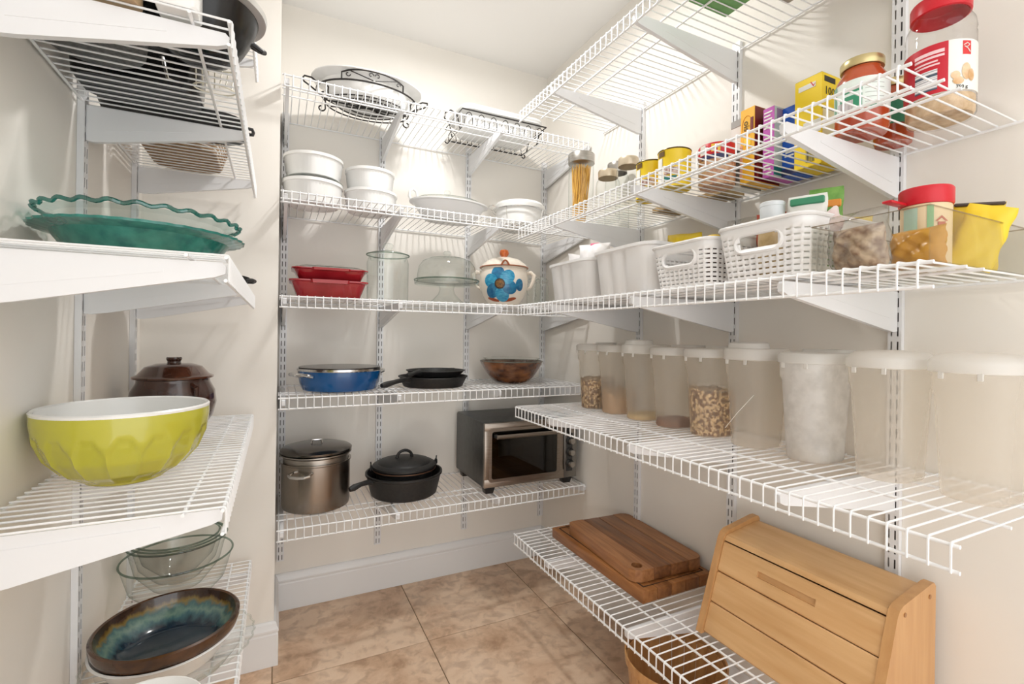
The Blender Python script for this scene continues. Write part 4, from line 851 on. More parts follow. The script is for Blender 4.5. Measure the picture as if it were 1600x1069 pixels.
bag = pouch('bag', 'clear bag of brown nuts in the acrylic bin', 'bag', (0.912, 0.484, za), 0.088, 0.076, 0.058, NUTB, -0.15, 21, (0, -0.12, -0.15))
pouch('outer_film', '', '', (0, 0, -0.002), 0.098, 0.104, 0.070, FILM, 0, 22, parent=bag)
pouch('pouch', 'mustard yellow foil pouch lying at the acrylic bin front', 'pouch', (0.962, 0.424, za), 0.088, 0.066, 0.042, mat('mustard_foil', (208, 152, 44), 0.3, col2=(190, 132, 32), scale=20), -0.2, 23)
sj = thing('shaker_tub', 'seasoning tub with a big red lid and green striped label', 'tub', (1.040, 0.447, za))
M().lathe([(0.001, 0.0005), (0.034, 0), (0.036, 0.004), (0.036, 0.118)], 36).build('body', mat('peach_label', (228, 204, 166), 0.45), sj)
M().lathe([(0.0375, 0.1185), (0.039, 0.121), (0.039, 0.146), (0.037, 0.149), (0.001, 0.149)], 36).build('red_lid', mat('red_plastic', (206, 28, 44), 0.35), sj)
sa = math.atan2(-0.447, -1.04)
wrap(M(), 0.0361, sa - 0.95, sa - 0.30, 0.050, 0.112).build('pale_green_label', mat('pale_green_print', (176, 206, 188), 0.5), sj)
wrap(M(), 0.0361, sa + 0.05, sa + 0.30, 0.006, 0.114).build('green_stripe', mat('soft_green_print', (130, 176, 126), 0.5), sj)
mm = M(); mm.prism([(-0.010, 0.0), (0, 0.010), (0.010, 0.0), (0.007, 0.0), (0, 0.006), (-0.007, 0.0)], -0.0002, 0.0002, 'y'); mm.box(-0.006, 0.006, -0.0002, 0.0002, -0.008, -0.001)
mm.build('house_mark', mat('red_outline_print', (184, 96, 70), 0.5), sj, (0.0366 * math.cos(sa + 0.62), 0.0366 * math.sin(sa + 0.62), 0.085), sa + 0.62 + PI / 2)
M().rbox(-0.055, 0.0, -0.008, 0.008, 0, 0.005, 0.002).build('red_strap', mat('red_plastic', (206, 28, 44), 0.35), sj, (-0.030, 0.020, 0.119), 0.0)
YF_ = mat('yellow_film', (236, 206, 48), 0.35)
for k, (x, y, w_, h, rot, lb) in enumerate(((1.090, 0.408, 0.064, 0.112, (0.30, 0.0, 0.40), 'folded yellow food bag standing in the acrylic bin, front one'), (1.122, 0.416, 0.070, 0.122, (0.10, 0.0, 0.40), 'folded yellow food bag with dark top edge, behind its twin'))):
    o = pouch('food_bag', lb, 'bag', (x, y, za + 0.006), w_, h, 0.016, YF_, 0, 31 + k, rot, 0.15)
    if k: M().rbox(-0.006, 0.006, -w_ * 0.48, w_ * 0.48, h * 0.95, h * 1.0, 0.002, 1).build('dark_edge', mat('dark_brown_film', (74, 62, 58), 0.4), o)
pouch('bread_bag', 'yellow bag under crinkled clear film at the back of the larger basket', 'bag', (1.105, 0.612, z + 0.020), 0.085, 0.125, 0.055, YF_, 0.5, 41)

# ------------------------------------------------------------------ right wall, food jar shelf
z = ZR[3] + 0.0004
def face(x, y): return math.atan2(-y, -x)
SPAG = mat('dry_spaghetti', (240, 192, 92), 0.45, col2=(230, 176, 72), scale=30)
t = thing('pasta_jar', 'tall glass jar of spaghetti with a brushed steel lid', 'jar', (1.005, 1.488, z))
M().lathe([(0.001, 0.002), (0.043, 0), (0.046, 0.005), (0.046, 0.225)], 36, cap0=False, cap1=False).build('body', GLASS, t)
M().lathe([(0.046, 0.2255), (0.049, 0.227), (0.049, 0.258), (0.047, 0.261), (0.001, 0.261)], 36).build('lid', STEEL, t)
rnd = random.Random(4); mm = M()
for k in range(170):
    r, a = 0.036 * math.sqrt(rnd.random()), rnd.uniform(0, 2 * PI); r2 = min(0.04, 0.025 * math.sqrt(rnd.random()) * 1.0); a2 = a + rnd.uniform(-1.5, 1.5)
    mm.tube([(r2 * math.cos(a2) - 0.006, r2 * math.sin(a2), 0.008), (r * math.cos(a), r * math.sin(a), 0.215 + rnd.uniform(-0.012, 0.006))], 0.0011, 4)
sp = mm.build('spaghetti', SPAG, t); sp['kind'] = 'stuff'
def mason(label, x, y, r, h, lidm, zf=0.0):
    t = thing('mason_jar', label, 'jar', (x, y, z), 0, 'clear glass storage jars')
    M().lathe([(0.001, 0.002), (r * 0.93, 0), (r, 0.006), (r, h * 0.68), (r * 0.93, h * 0.78), (r * 0.78, h * 0.84), (r * 0.78, h * 0.88)], 36, cap0=False, cap1=False).build('body', GLASS, t)
    M().lathe([(r * 0.80, h * 0.85), (r * 0.82, h * 0.86), (r * 0.81, h * 0.90), (r * 0.82, h * 0.94), (r * 0.82, h * 0.985), (r * 0.78, h), (0.001, h)], 36, cap0=False).build('lid', lidm, t)
    return t
BRASS = mat('pale_brass_lid', (212, 198, 174), 0.35, 0.55)
mason('clear mason jar with pale brass lid, in front of the spaghetti jar', 1.055, 1.392, 0.043, 0.180, BRASS)
mason('clear mason jar with pale brass lid, next to the yellow tins', 1.060, 1.288, 0.042, 0.192, BRASS)
mason('clear jar with wide steel lid against the right wall', 1.165, 1.480, 0.046, 0.252, STEEL)
YEL = mat('tin_yellow_print', (240, 208, 44), 0.35); DKL = mat('tin_dark_rim', (92, 76, 30), 0.35, 0.5)
def tin(label, x, y, r, h):
    t = thing('food_tin', label, 'tin', (x, y, z), 0, 'yellow food tins'); fa_ = face(x, y)
    M().lathe([(0.001, 0.003), (r - 0.003, 0.003), (r, 0), (r, 0.004), (r - 0.001, 0.006), (r - 0.001, h - 0.006), (r, h - 0.004)], 40).build('body', YEL, t)
    M().lathe([(r, h - 0.0038), (r + 0.0008, h - 0.002), (r, h), (r - 0.003, h), (r - 0.004, h - 0.004), (0.001, h - 0.004)], 40, cap0=False).build('rim', DKL, t)
    wrap(M(), r, fa_ - 1.15, fa_ - 0.62, h - 0.020, h - 0.006).build('brown_tab_print', mat('brown_print', (96, 72, 26), 0.4), t)
    wrap(M(), r, fa_ - 1.2, fa_ - 0.78, 0.006, h - 0.024).build('white_panel_print', PRW, t)
    wrap(M(), r, fa_ - 0.62, fa_ + 0.25, h * 0.30, h * 0.48, off=0.0006).build('maroon_print', mat('maroon_mottled_print', (118, 64, 62), 0.5, col2=(220, 200, 190), scale=90), t)
    wrap(M(), r, fa_ - 0.62, fa_ + 0.15, h * 0.14, h * 0.26, off=0.0006).build('teal_print', mat('teal_print', (34, 112, 112), 0.45), t)
tin('yellow food tin with dark rim, farther of two', 1.000, 1.112, 0.043, 0.108)
tin('yellow food tin with dark rim, nearer of two', 0.988, 1.004, 0.045, 0.104)
t = thing('snack_jar', 'clear jar of pinkish nuts with a red top', 'jar', (1.074, 0.934, z)); fa_ = face(1.074, 0.934)
M().lathe([(0.001, 0.002), (0.044, 0), (0.047, 0.005), (0.047, 0.078), (0.001, 0.078)], 36).build('contents', mat('pink_nuts', (190, 132, 104), 0.6, col2=(226, 188, 150), scale=75, detail=5, bump=0.5, bscale=70), t)
M().lathe([(0.0475, 0.0), (0.048, 0.004), (0.048, 0.092)], 36, cap0=False, cap1=False).build('wall', GLASS, t)
M().lathe([(0.0482, 0.078), (0.0490, 0.080), (0.0490, 0.106), (0.047, 0.109), (0.001, 0.110)], 36, cap0=False).build('red_top', mat('red_print', (204, 34, 46), 0.4), t)
wrap(M(), 0.0491, fa_ - 0.30, fa_ - 0.10, 0.084, 0.104).build('yellow_letter', mat('yellow_letter_print', (244, 198, 70), 0.5), t)
wrap(M(), 0.0491, fa_ + 0.02, fa_ + 0.16, 0.084, 0.104).build('yellow_letter', mat('yellow_letter_print', (244, 198, 70), 0.5), t)
wrap(M(), 0.0491, fa_ - 1.0, fa_ - 0.62, 0.080, 0.106).build('pale_letter', PRW, t)
wrap(M(), 0.0484, fa_ - 0.9, fa_ + 0.6, 0.066, 0.077).build('navy_band', mat('navy_print', (44, 46, 92), 0.45), t)
def carton(label, x0, x1, y0, y1, h, m, side=None, top=None, prints=(), name='food_box'):
    cx, cy = (x0 + x1) / 2, (y0 + y1) / 2; t = thing(name, label, 'box', (cx, cy, z)); hx_, hy_ = (x1 - x0) / 2, (y1 - y0) / 2
    M().rbox(-hx_, hx_, -hy_, hy_, 0, h, 0.0008, 1).build('carton', m, t)
    e = 0.0006
    if side: M().box(-hx_ + 0.001, hx_ - 0.001, -hy_ - e, -hy_ + e, 0.001, h - 0.001).build('end_print', side, t, smooth=0)
    if top: M().box(-hx_ + 0.001, hx_ - 0.001, -hy_ + 0.001, hy_ - 0.001, h - e, h + e).build('top_flap', top, t, smooth=0)
    for (f, a0, a1, z0, z1, pm, nm) in prints:       # f: 'a' aisle face (-x), 'c' camera end (-y); a in 0..1 left to right as seen
        if f == 'a': M().box(-hx_ - 2 * e, -hx_, hy_ - 2 * hy_ * a1, hy_ - 2 * hy_ * a0, h * z0, h * z1).build(nm, pm, t, smooth=0)
        else: M().box(-hx_ + 2 * hx_ * a0, -hx_ + 2 * hx_ * a1, -hy_ - 2 * e, -hy_, h * z0, h * z1).build(nm, pm, t, smooth=0)
    return t
GREYP = mat('grey_print', (168, 168, 166), 0.5); DKP = mat('dark_print', (46, 46, 48), 0.5); INK = mat('black_ink', (36, 34, 32), 0.5)
carton('slim grey and white box left of the orange box', 1.128, 1.212, 0.902, 0.934, 0.188, PRW, GREYP, DKP, (('a', 0, 1, 0.90, 1.0, GREYP, 'grey_band'), ('a', 0, 1, 0.46, 0.56, DKP, 'dark_band'), ('a', 0.1, 0.9, 0.1, 0.4, GREYP, 'text_block')))
ORY = mat('orange_yellow_print', (244, 186, 48), 0.4); MAR = mat('maroon_print_side', (112, 24, 24), 0.4)
t = carton('orange-yellow cracker box with maroon end', 1.108, 1.210, 0.846, 0.888, 0.196, ORY, MAR, ORY, (('a', 0.0, 0.18, 0.08, 0.52, mat('faint_pink_print', (226, 170, 140), 0.5), 'text_strip'), ('a', 0.72, 0.92, 0.66, 0.86, MAR, 'maroon_stripe'), ('a', 0.30, 0.75, 0.50, 0.60, mat('gold_snack_print', (250, 214, 60), 0.5), 'snack_picture'),
            ('c', 0.1, 0.9, 0.04, 0.44, mat('rust_print', (170, 70, 40), 0.5, col2=(112, 24, 24), scale=50), 'nutrition_panel')))
o = text('sticker_text', 'ois', 0.024, INK, t, (-0.0524, 0.002, 0.150), (PI / 2, PI / 2, -PI / 2))
M().tube([(-0.0516, 0.001 + 0.0145 * math.cos(q), 0.150 + 0.027 * math.sin(q)) for q in [2 * PI * k / 24 for k in range(24)]], 0.0007, 4, True).build('oval_outline', mat('orange_print', (232, 150, 60), 0.5), t)
PUR = mat('magenta_print', (190, 84, 176), 0.4)
carton('magenta box with pale grey end, between orange and blue boxes', 1.118, 1.210, 0.798, 0.829, 0.178, PUR, mat('pale_grey_teal_print', (186, 198, 196), 0.45), PRW,
       tuple(('a', 0.12, 0.12 + q, zz, zz + 0.022, PRW, 'text_line') for zz, q in ((0.92, 0.7), (0.87, 0.55), (0.82, 0.7), (0.70, 0.5), (0.55, 0.7), (0.48, 0.6), (0.34, 0.7), (0.28, 0.5), (0.16, 0.7), (0.11, 0.6), (0.05, 0.7))) + (('c', 0.1, 0.9, 0.82, 0.97, mat('mauve_grey_print', (140, 120, 150), 0.5), 'end_picture'), ('c', 0, 0.9, 0.02, 0.16, mat('teal_print', (34, 112, 112), 0.45), 'teal_foot')))
BLU = mat('royal_blue_print', (16, 84, 190), 0.4)
carton('royal blue box with white script beside the yellow box', 1.147, 1.212, 0.757, 0.796, 0.172, BLU, BLU, BLU,
       (('a', 0.1, 0.85, 0.62, 0.68, PRW, 'script_line'), ('a', 0.2, 0.8, 0.36, 0.385, PRW, 'script_line'), ('a', 0.25, 0.9, 0.32, 0.345, PRW, 'script_line'), ('a', 0.2, 0.8, 0.27, 0.295, PRW, 'script_line'), ('a', 0.35, 0.65, 0.50, 0.55, PRW, 'white_mark'), ('a', 0, 1, 0, 0.10, mat('navy_print', (44, 46, 92), 0.45), 'dark_foot')))
YBX = mat('bright_yellow_print', (248, 216, 36), 0.4)
t = carton('bright yellow box printed 100% below a small black tab', 1.132, 1.212, 0.689, 0.754, 0.214, YBX, YBX, INK,
       (('a', 0.15, 0.78, 0.87, 0.925, PRW, 'white_swoosh'), ('a', 0.45, 0.75, 0.05, 0.22, mat('barcode_print', (190, 170, 60), 0.5, col2=(60, 56, 30), scale=40, stretch=(0, 6, 0)), 'barcode'), ('a', 0.35, 0.98, 0.36, 0.50, PRW, 'white_panel'),
        ('c', 0.10, 0.62, 0.905, 0.965, INK, 'black_tab'), ('c', 0.0, 1.0, 0.60, 0.625, INK, 'black_rule'), ('c', 0.04, 1.0, 0.30, 0.60, mat('cream_panel_print', (242, 232, 190), 0.5), 'nutrition_panel')))
text('percent_text', '100%', 0.026, INK, t, (-0.003, -0.0339, 0.172), (PI / 2, 0, 0))
M().prism([(-0.002, 0), (0.004, 0.010), (0.006, 0.010), (-0.001, -0.003), (-0.006, 0.003), (-0.005, 0.004)], -0.0003, 0.0003, 'x').build('red_tick', mat('red_print', (204, 34, 46), 0.4), t, (-0.0415, -0.012, 0.190))
# sauce jars
SAUCE = mat('tomato_sauce', (160, 58, 28), 0.18, col2=(186, 84, 44), scale=18, coat=0.4); GOLD = mat('gold_lid', (206, 190, 140), 0.3, 0.8)
GLB = mat('green_label_print', (52, 140, 104), 0.45); LGW = mat('mint_white_label', (226, 236, 230), 0.45)
def sauce(label, x, y, r, h, big):
    t = thing('sauce_jar', label, 'jar', (x, y, z), 0, 'tomato sauce jars'); f_ = face(x, y)
    M().lathe([(0.001, 0.003), (r * 0.92, 0), (r, 0.008), (r, h * 0.66), (r * 0.94, h * 0.74), (r * 0.74, h * 0.84), (r * 0.72, h * 0.88), (0.001, h * 0.88)], 40).build('body', SAUCE, t)
    M().lathe([(r * 0.80, h * 0.885), (r * 0.82, h * 0.90), (r * 0.82, h * 0.985), (r * 0.79, h), (0.001, h)], 40).build('lid', GOLD, t)
    l = wrap(M(), r, f_ - 1.9, f_ + 1.9, h * 0.26, h * 0.67, 32).build('paper_label', LGW if big else GLB, t)
    if big:
        wrap(M(), r, f_ - 0.85, f_ + 0.02, h * 0.30, h * 0.46, off=0.0011).build('green_patch', GLB, l); wrap(M(), r, f_ - 0.65, f_ + 0.02, h * 0.50, h * 0.55, off=0.0011).build('green_patch', GLB, l); wrap(M(), r, f_ - 1.3, f_ - 1.05, h * 0.26, h * 0.67, off=0.0011).build('green_edge', mat('sage_print', (128, 176, 148), 0.45), l)
        wrap(M(), r, f_ - 0.95, f_ - 0.30, h * 0.27, h * 0.40, off=0.0016).build('barcode', mat('barcode_white', (226, 222, 222), 0.5, col2=(120, 104, 110), scale=60, stretch=(6, 6, 0)), l)
        for k in range(5): wrap(M(), r, f_ + 0.12, f_ + 0.85, h * (0.33 + 0.06 * k), h * (0.335 + 0.06 * k), off=0.0011).build('text_line', GREYP, l)
        wrap(M(), r, f_ + 0.2, f_ + 0.95, h * 0.265, h * 0.30, off=0.0011).build('green_patch', GLB, l)
    else: wrap(M(), r, f_ - 0.9, f_ - 0.1, h * 0.28, h * 0.42, off=0.0011).build('barcode', PRW, l)
sauce('large tomato sauce jar with gold lid and mint label', 1.050, 0.560, 0.0455, 0.147, True)
sauce('smaller dark green labelled sauce jar behind the large one', 1.158, 0.556, 0.034, 0.132, False)
# big clear jar of oats
x, y = 1.112, 0.459; f_ = face(x, y)
t = thing('snack_tub', 'big clear plastic jar with red screw lid and red label', 'jar', (x, y, z))
CPL = glass('clear_pet', (252, 252, 252), edgecol=(196, 194, 188), edge=0.6, base=0.05)
r = 0.0515
M().lathe([(0.001, 0.003), (r * 0.93, 0), (r, 0.006), (r, 0.150), (r * 0.97, 0.156), (r, 0.162), (r * 0.96, 0.176), (r * 0.82, 0.190), (r * 0.82, 0.198), (r * 0.80, 0.198)], 48, cap0=False, cap1=False).build('body', CPL, t)
M().lathe([(r * 0.80, 0.1945), (r * 0.86, 0.196), (r * 0.86, 0.219), (r * 0.83, 0.222), (0.001, 0.222)], 72, mod=lambda a, rr, zz: 1 + (0.008 * math.cos(36 * a) if rr > r * 0.85 else 0), cap0=False).build('red_lid', mat('red_plastic', (206, 28, 44), 0.35), t)
M().lathe([(0.001, 0.004), (r * 0.90, 0.003), (r * 0.965, 0.008), (r * 0.965, 0.034), (r * 0.7, 0.040), (0.001, 0.037)], 40).build('contents', mat('cashew_bits', (196, 164, 124), 0.7, col2=(226, 200, 164), scale=60, bump=0.6, bscale=60), t)
lw_ = wrap(M(), r, f_ - 1.5, f_ + 1.5, 0.036, 0.126, 30).build('white_label', PRW, t)
RL = mat('crimson_label', (196, 26, 46), 0.45)
wrap(M(), r, f_ - 1.5, f_ + 0.22, 0.0362, 0.1258, 20, off=0.0011).build('red_field', RL, lw_)
wrap(M(), r, f_ - 0.70, f_ - 0.06, 0.043, 0.080, off=0.0016).build('barcode', mat('barcode_blue', (232, 230, 232), 0.5, col2=(70, 84, 100), scale=24, stretch=(0, 0, 8), ramp=(0.48, 0.55)), lw_)
for z0, z1, a1 in ((0.108, 0.114, 0.12), (0.101, 0.105, 0.12), (0.093, 0.096, -0.05), (0.087, 0.090, 0.0)): wrap(M(), r, f_ - 0.72, f_ + a1, z0, z1, off=0.0016).build('text_line', mat('pale_pink_print', (240, 206, 210), 0.5), lw_)
lg = wrap(M(), r, f_ + 0.62, f_ + 0.90, 0.098, 0.122, off=0.0011).build('logo_square', mat('logo_red', (214, 52, 52), 0.45), lw_)
la = f_ + 0.76
def lp(u, v): a = la + u / r; return ((r + 0.0016) * math.cos(a), (r + 0.0016) * math.sin(a), 0.110 + v)
M().tube([lp(-0.006, 0.004), lp(0.0, 0.008), lp(0.004, 0.005), lp(0.0, 0.001), lp(-0.005, 0.002), lp(0.001, -0.002), lp(0.005, -0.008)], 0.0008, 5).build('logo_script', PRW, lw_)
for (u, v, a_, b_) in ((0.75, 0.068, 0.008, 0.015), (0.92, 0.062, 0.006, 0.011), (0.42, 0.062, 0.007, 0.007), (0.50, 0.052, 0.0085, 0.007)):
    a0 = f_ + u; rs = [((r + 0.0013) * math.cos(a0 + a_ / r * math.cos(q)), (r + 0.0013) * math.sin(a0 + a_ / r * math.cos(q)), v + b_ * math.sin(q)) for q in [2 * PI * k / 16 for k in range(16)]]
    M().add(rs, [tuple(range(16))]).build('cashew_picture', mat('cashew_print', (206, 160, 108), 0.5, col2=(232, 204, 168), scale=50), lw_)
text('weight_text', '750 g', 0.0085, INK, lw_, ((r + 0.0012) * math.cos(f_ + 0.60), (r + 0.0012) * math.sin(f_ + 0.60), 0.0405), (PI / 2, 0, f_ + 0.60 + PI / 2))
# flat packets lying along the wall
for k, (x0, x1, y0, y1, h, m_, lb) in enumerate(((1.125, 1.212, 0.955, 1.055, 0.014, mat('tan_carton', (176, 150, 104), 0.6, col2=(150, 124, 84), scale=30), 'flat tan carton lying behind the yellow tins'), (1.110, 1.212, 1.065, 1.225, 0.014, mat('kraft_carton', (186, 158, 112), 0.6, col2=(160, 130, 88), scale=30), 'flat kraft-coloured carton lying behind the mason jars'))):
    carton(lb, x0, x1, y0, y1, h, m_, None, None, (), 'flat_carton')
# top right shelf
z = ZR[4] + 0.0004
t = thing('storage_box', 'green cardboard box on the top right shelf', 'box', (0.972, 0.815, z)); M().rbox(-0.100, 0.100, -0.096, 0.096, 0, 0.062, 0.003).build('carton', mat('green_carton', (104, 160, 92), 0.5, col2=(120, 176, 106), scale=20), t); M().rbox(-0.102, 0.102, -0.098, 0.098, 0.0625, 0.080, 0.003).build('lid', mat('green_carton', (104, 160, 92), 0.5), t)
t = thing('gift_tin', 'brownish box near the wall on the top right shelf', 'box', (1.135, 0.735, z)); M().rbox(-0.035, 0.035, -0.065, 0.065, 0, 0.05, 0.004).build('carton', mat('taupe_carton', (176, 164, 150), 0.6), t); M().rbox(-0.036, 0.036, -0.066, 0.066, 0.0505, 0.064, 0.003).build('lid', mat('taupe_carton', (176, 164, 150), 0.6), t)

# ------------------------------------------------------------------ left wall shelves
z = ZL[1] + 0.0004
t = thing('mixing_bowl', 'big yellow-green fluted ceramic bowl with white inside', 'bowl', (-0.2435, 1.084, z))
YG = mat('yellow_green_glaze', (188, 184, 62), 0.2, coat=0.5)
BZ = [(0.052, 0), (0.058, 0.003), (0.060, 0.006), (0.088, 0.022), (0.110, 0.048), (0.123, 0.080), (0.127, 0.112), (0.127, 0.126)]
def fl(a, rr, zz):
    if not 0.010 < zz < 0.100: return 1
    q = (a * 16 / (2 * PI)) % 1.0; d = abs(q - 0.5) * 2; top = 0.092 - 0.026 * max(0, d - 0.35) / 0.65
    if zz > top: return 1
    return 1 - 0.036 * (1 - d ** 4) * min(1, (top - zz) / 0.006)
prof = []
for (r0, q0), (r1, q1) in zip(BZ, BZ[1:]):
    for k in range(6): prof.append((r0 + (r1 - r0) * k / 6, q0 + (q1 - q0) * k / 6))
prof.append(BZ[-1])
M().lathe(prof, 240, mod=fl, cap1=False).build('outer_wall', YG, t, smooth=40)
M().lathe([(0.127, 0.1258), (0.1275, 0.130), (0.125, 0.1325), (0.121, 0.130), (0.118, 0.10), (0.108, 0.055), (0.08, 0.022), (0.001, 0.012)], 72, cap0=False).build('white_lining', STONEW, t)
t = thing('bean_pot', 'dark brown glazed lidded bean pot behind the yellow-green bowl', 'pot', (-0.247, 1.545, z))
BRG = mat('brown_treacle_glaze', (44, 26, 22), 0.16, col2=(78, 46, 34), scale=7, stretch=(1, 1, 2), coat=0.6)
M().lathe([(0.001, 0.002), (0.062, 0), (0.070, 0.008), (0.090, 0.040), (0.098, 0.075), (0.094, 0.108), (0.082, 0.132), (0.082, 0.140), (0.074, 0.140), (0.088, 0.10), (0.062, 0.012), (0.001, 0.010)], 56).build('pot', BRG, t)
ld = M().lathe([(0.080, 0.1405), (0.090, 0.142), (0.091, 0.147), (0.080, 0.152), (0.064, 0.172), (0.040, 0.180), (0.001, 0.182)], 56, cap0=False).build('lid', mat('brown_lid_glaze', (66, 36, 24), 0.14, col2=(104, 60, 40), scale=9, coat=0.6), t)
M().lathe([(0.016, 0.180), (0.015, 0.186), (0.018, 0.192), (0.017, 0.197), (0.001, 0.197)], 24, cap0=False).build('knob', BRG, ld)
for s in (-1, 1): M().tube([(0.078 * math.cos(0.9 * s), 0.078 * math.sin(0.9 * s) * 1.05, 0.128), (0.100 * math.cos(0.9 * s), 0.100 * math.sin(0.9 * s) * 1.05, 0.120), (0.096 * math.cos(0.9 * s), 0.096 * math.sin(0.9 * s), 0.10)], 0.006, 8).build('ear', BRG, t)

# lowest left shelf
z = ZL[0] + 0.0004
gx, gy = -0.239, 1.592
def gbowl(label, r, h, dz, rb):
    t = thing('glass_bowl', label, 'bowl', (gx, gy, z + dz), 0, 'nested clear glass mixing bowls')
    M().lathe([(0.001, 0.002), (rb, 0), (rb + 0.012, 0.006), (rb + (r - rb) * 0.72, h * 0.42), (r * 0.96, h * 0.9), (r * 0.985, h)], 56, cap0=False, cap1=False).build('wall', GLASS, t)
    M().tube(oval(0, 0, h, r * 0.985, r * 0.985, 56), 0.0026, 6, True).build('rim', glass('glass_rim_green', (196, 210, 202), edgecol=(96, 116, 106), base=0.08), t)
gbowl('largest clear glass mixing bowl, outermost of the nest', 0.132, 0.122, 0, 0.055)
gbowl('clear glass mixing bowl, second largest of the nest', 0.117, 0.130, 0.040, 0.048)
gbowl('clear glass mixing bowl, third of the nest', 0.108, 0.114, 0.060, 0.042)
gbowl('smallest clear glass mixing bowl, innermost of the nest', 0.099, 0.098, 0.079, 0.036)
px, py = -0.214, 1.300
t = thing('pie_plate', 'clear fluted glass pie plate under the white and brown bakers', 'pie plate', (-0.200, 1.285, z))
M().lathe([(0.001, 0.002), (0.105, 0), (0.112, 0.004), (0.135, 0.034), (0.158, 0.038)], 128, mod=lambda a, r, zz: 1 + (0.012 * math.cos(a * 32) if r > 0.15 else 0), cap0=False, cap1=False).build('plate', GLASSG, t)
M().tube([((0.158 * (1 + 0.012 * math.cos(32 * q))) * math.cos(q), (0.158 * (1 + 0.012 * math.cos(32 * q))) * math.sin(q), 0.0395) for q in [2 * PI * k / 160 for k in range(160)]], 0.0020, 5, True).build('fluted_rim', GLASSG, t)
t = thing('baking_dish', 'white oval baking dish under the brown pottery baker', 'baking dish', (px, py, z + 0.0076))
M().lathe([(0.001, 0.002), (0.080, 0), (0.095, 0.006), (0.120, 0.046), (0.126, 0.052), (0.122, 0.054), (0.112, 0.046), (0.088, 0.012), (0.001, 0.008)], 64, 1.09, 1.10).build('dish', STONEW, t)
t = thing('pottery_baker', 'brown glazed oval pottery baker with blue-green streaked inside', 'baking dish', (px + 0.002, py + 0.004, z + 0.016))
BRP = mat('brown_pottery_glaze', (84, 52, 26), 0.25, col2=(52, 34, 24), scale=26, coat=0.4)
M().lathe([(0.001, 0.0005), (0.076, 0), (0.092, 0.012), (0.108, 0.038), (0.118, 0.046), (0.1225, 0.062), (0.1225, 0.072), (0.119, 0.075), (0.115, 0.073)], 72, 1.135, 1.15, cap1=False).build('outer_wall', BRP, t)
def drip_mat():
    m = bpy.data.materials.new('streaked_blue_glaze'); m.use_nodes = True; nt = m.node_tree; b = nt.nodes['Principled BSDF']; b.inputs['Roughness'].default_value = 0.12; b.inputs['Coat Weight'].default_value = 0.5
    tc = nt.nodes.new('ShaderNodeTexCoord'); sp = nt.nodes.new('ShaderNodeSeparateXYZ'); nt.links.new(tc.outputs['Object'], sp.inputs[0])
    n = nt.nodes.new('ShaderNodeTexNoise'); n.inputs['Scale'].default_value = 60; n.inputs['Detail'].default_value = 4
    mp = nt.nodes.new('ShaderNodeMapping'); mp.inputs['Scale'].default_value = (1, 1, 0.12); nt.links.new(tc.outputs['Object'], mp.inputs[0]); nt.links.new(mp.outputs[0], n.inputs['Vector'])
    ma = nt.nodes.new('ShaderNodeMath'); ma.operation = 'MULTIPLY_ADD'; ma.inputs[1].default_value = 0.030; nt.links.new(n.outputs['Fac'], ma.inputs[0]); nt.links.new(sp.outputs['Z'], ma.inputs[2])
    mr = nt.nodes.new('ShaderNodeMapRange'); mr.inputs[1].default_value = 0.015; mr.inputs[2].default_value = 0.090; nt.links.new(ma.outputs[0], mr.inputs[0])
    r = nt.nodes.new('ShaderNodeValToRGB'); e = r.color_ramp.elements; e[0].position = 0.0; e[0].color = lin((20, 34, 50)); e[1].position = 1.0; e[1].color = lin((46, 28, 20))
    for p, c in ((0.22, (24, 44, 58)), (0.36, (60, 98, 104)), (0.48, (112, 140, 128)), (0.60, (70, 104, 104)), (0.70, (132, 108, 52)), (0.80, (60, 38, 24))): x = e.new(p); x.color = lin(c)
    nt.links.new(mr.outputs[0], r.inputs[0]); nt.links.new(r.outputs[0], b.inputs['Base Color']); return m
M().lathe([(0.115, 0.073), (0.112, 0.060), (0.108, 0.048), (0.098, 0.036), (0.084, 0.016), (0.07, 0.009), (0.001, 0.007)], 72, 1.135, 1.15, cap0=False).build('streaked_lining', drip_mat(), t)
t = thing('soup_bowl', 'white round bowl at the near end of the lowest left shelf', 'bowl', (-0.205, 0.995, z))
M().lathe([(0.001, 0.002), (0.045, 0), (0.052, 0.008), (0.088, 0.070), (0.098, 0.090), (0.095, 0.092), (0.084, 0.073), (0.046, 0.012), (0.001, 0.010)], 56).build('bowl', STONEW, t)
M().tube(oval(0, 0, 0.0912, 0.0965, 0.0965, 48), 0.0018, 5, True).build('rim', STONEW, t)

# teal dish shelf
z = ZL[2] + 0.0004
t = thing('pie_dish', 'teal glazed pie dish with ruffled rim', 'pie dish', (-0.2165, 1.075, z))
TEAL = mat('teal_glaze', (18, 104, 96), 0.25, col2=(48, 134, 120), scale=50, coat=0.4)
M().lathe([(0.001, 0.002), (0.096, 0), (0.102, 0.003), (0.120, 0.030), (0.130, 0.044), (0.154, 0.050), (0.155, 0.054), (0.130, 0.050), (0.112, 0.030), (0.096, 0.008), (0.001, 0.007)], 144, mod=lambda a, r, zz: 1 + (0.012 * math.cos(a * 36) if r > 0.14 else 0)).build('dish', TEAL, t)
t2 = thing('pie_plate', 'clear aqua-tinged glass pie plate resting on the teal dish', 'pie plate', (-0.217, 1.077, z + 0.0345))
AQ = glass('aqua_glass', (240, 250, 248), edgecol=(90, 160, 152), edge=0.8, base=0.06)
M().lathe([(0.001, 0.001), (0.090, 0), (0.102, 0.006), (0.124, 0.038), (0.146, 0.042)], 144, mod=lambda a, r, zz: 1 + (0.014 * math.cos(a * 26) if r > 0.14 else 0), cap0=False, cap1=False).build('plate', AQ, t2)
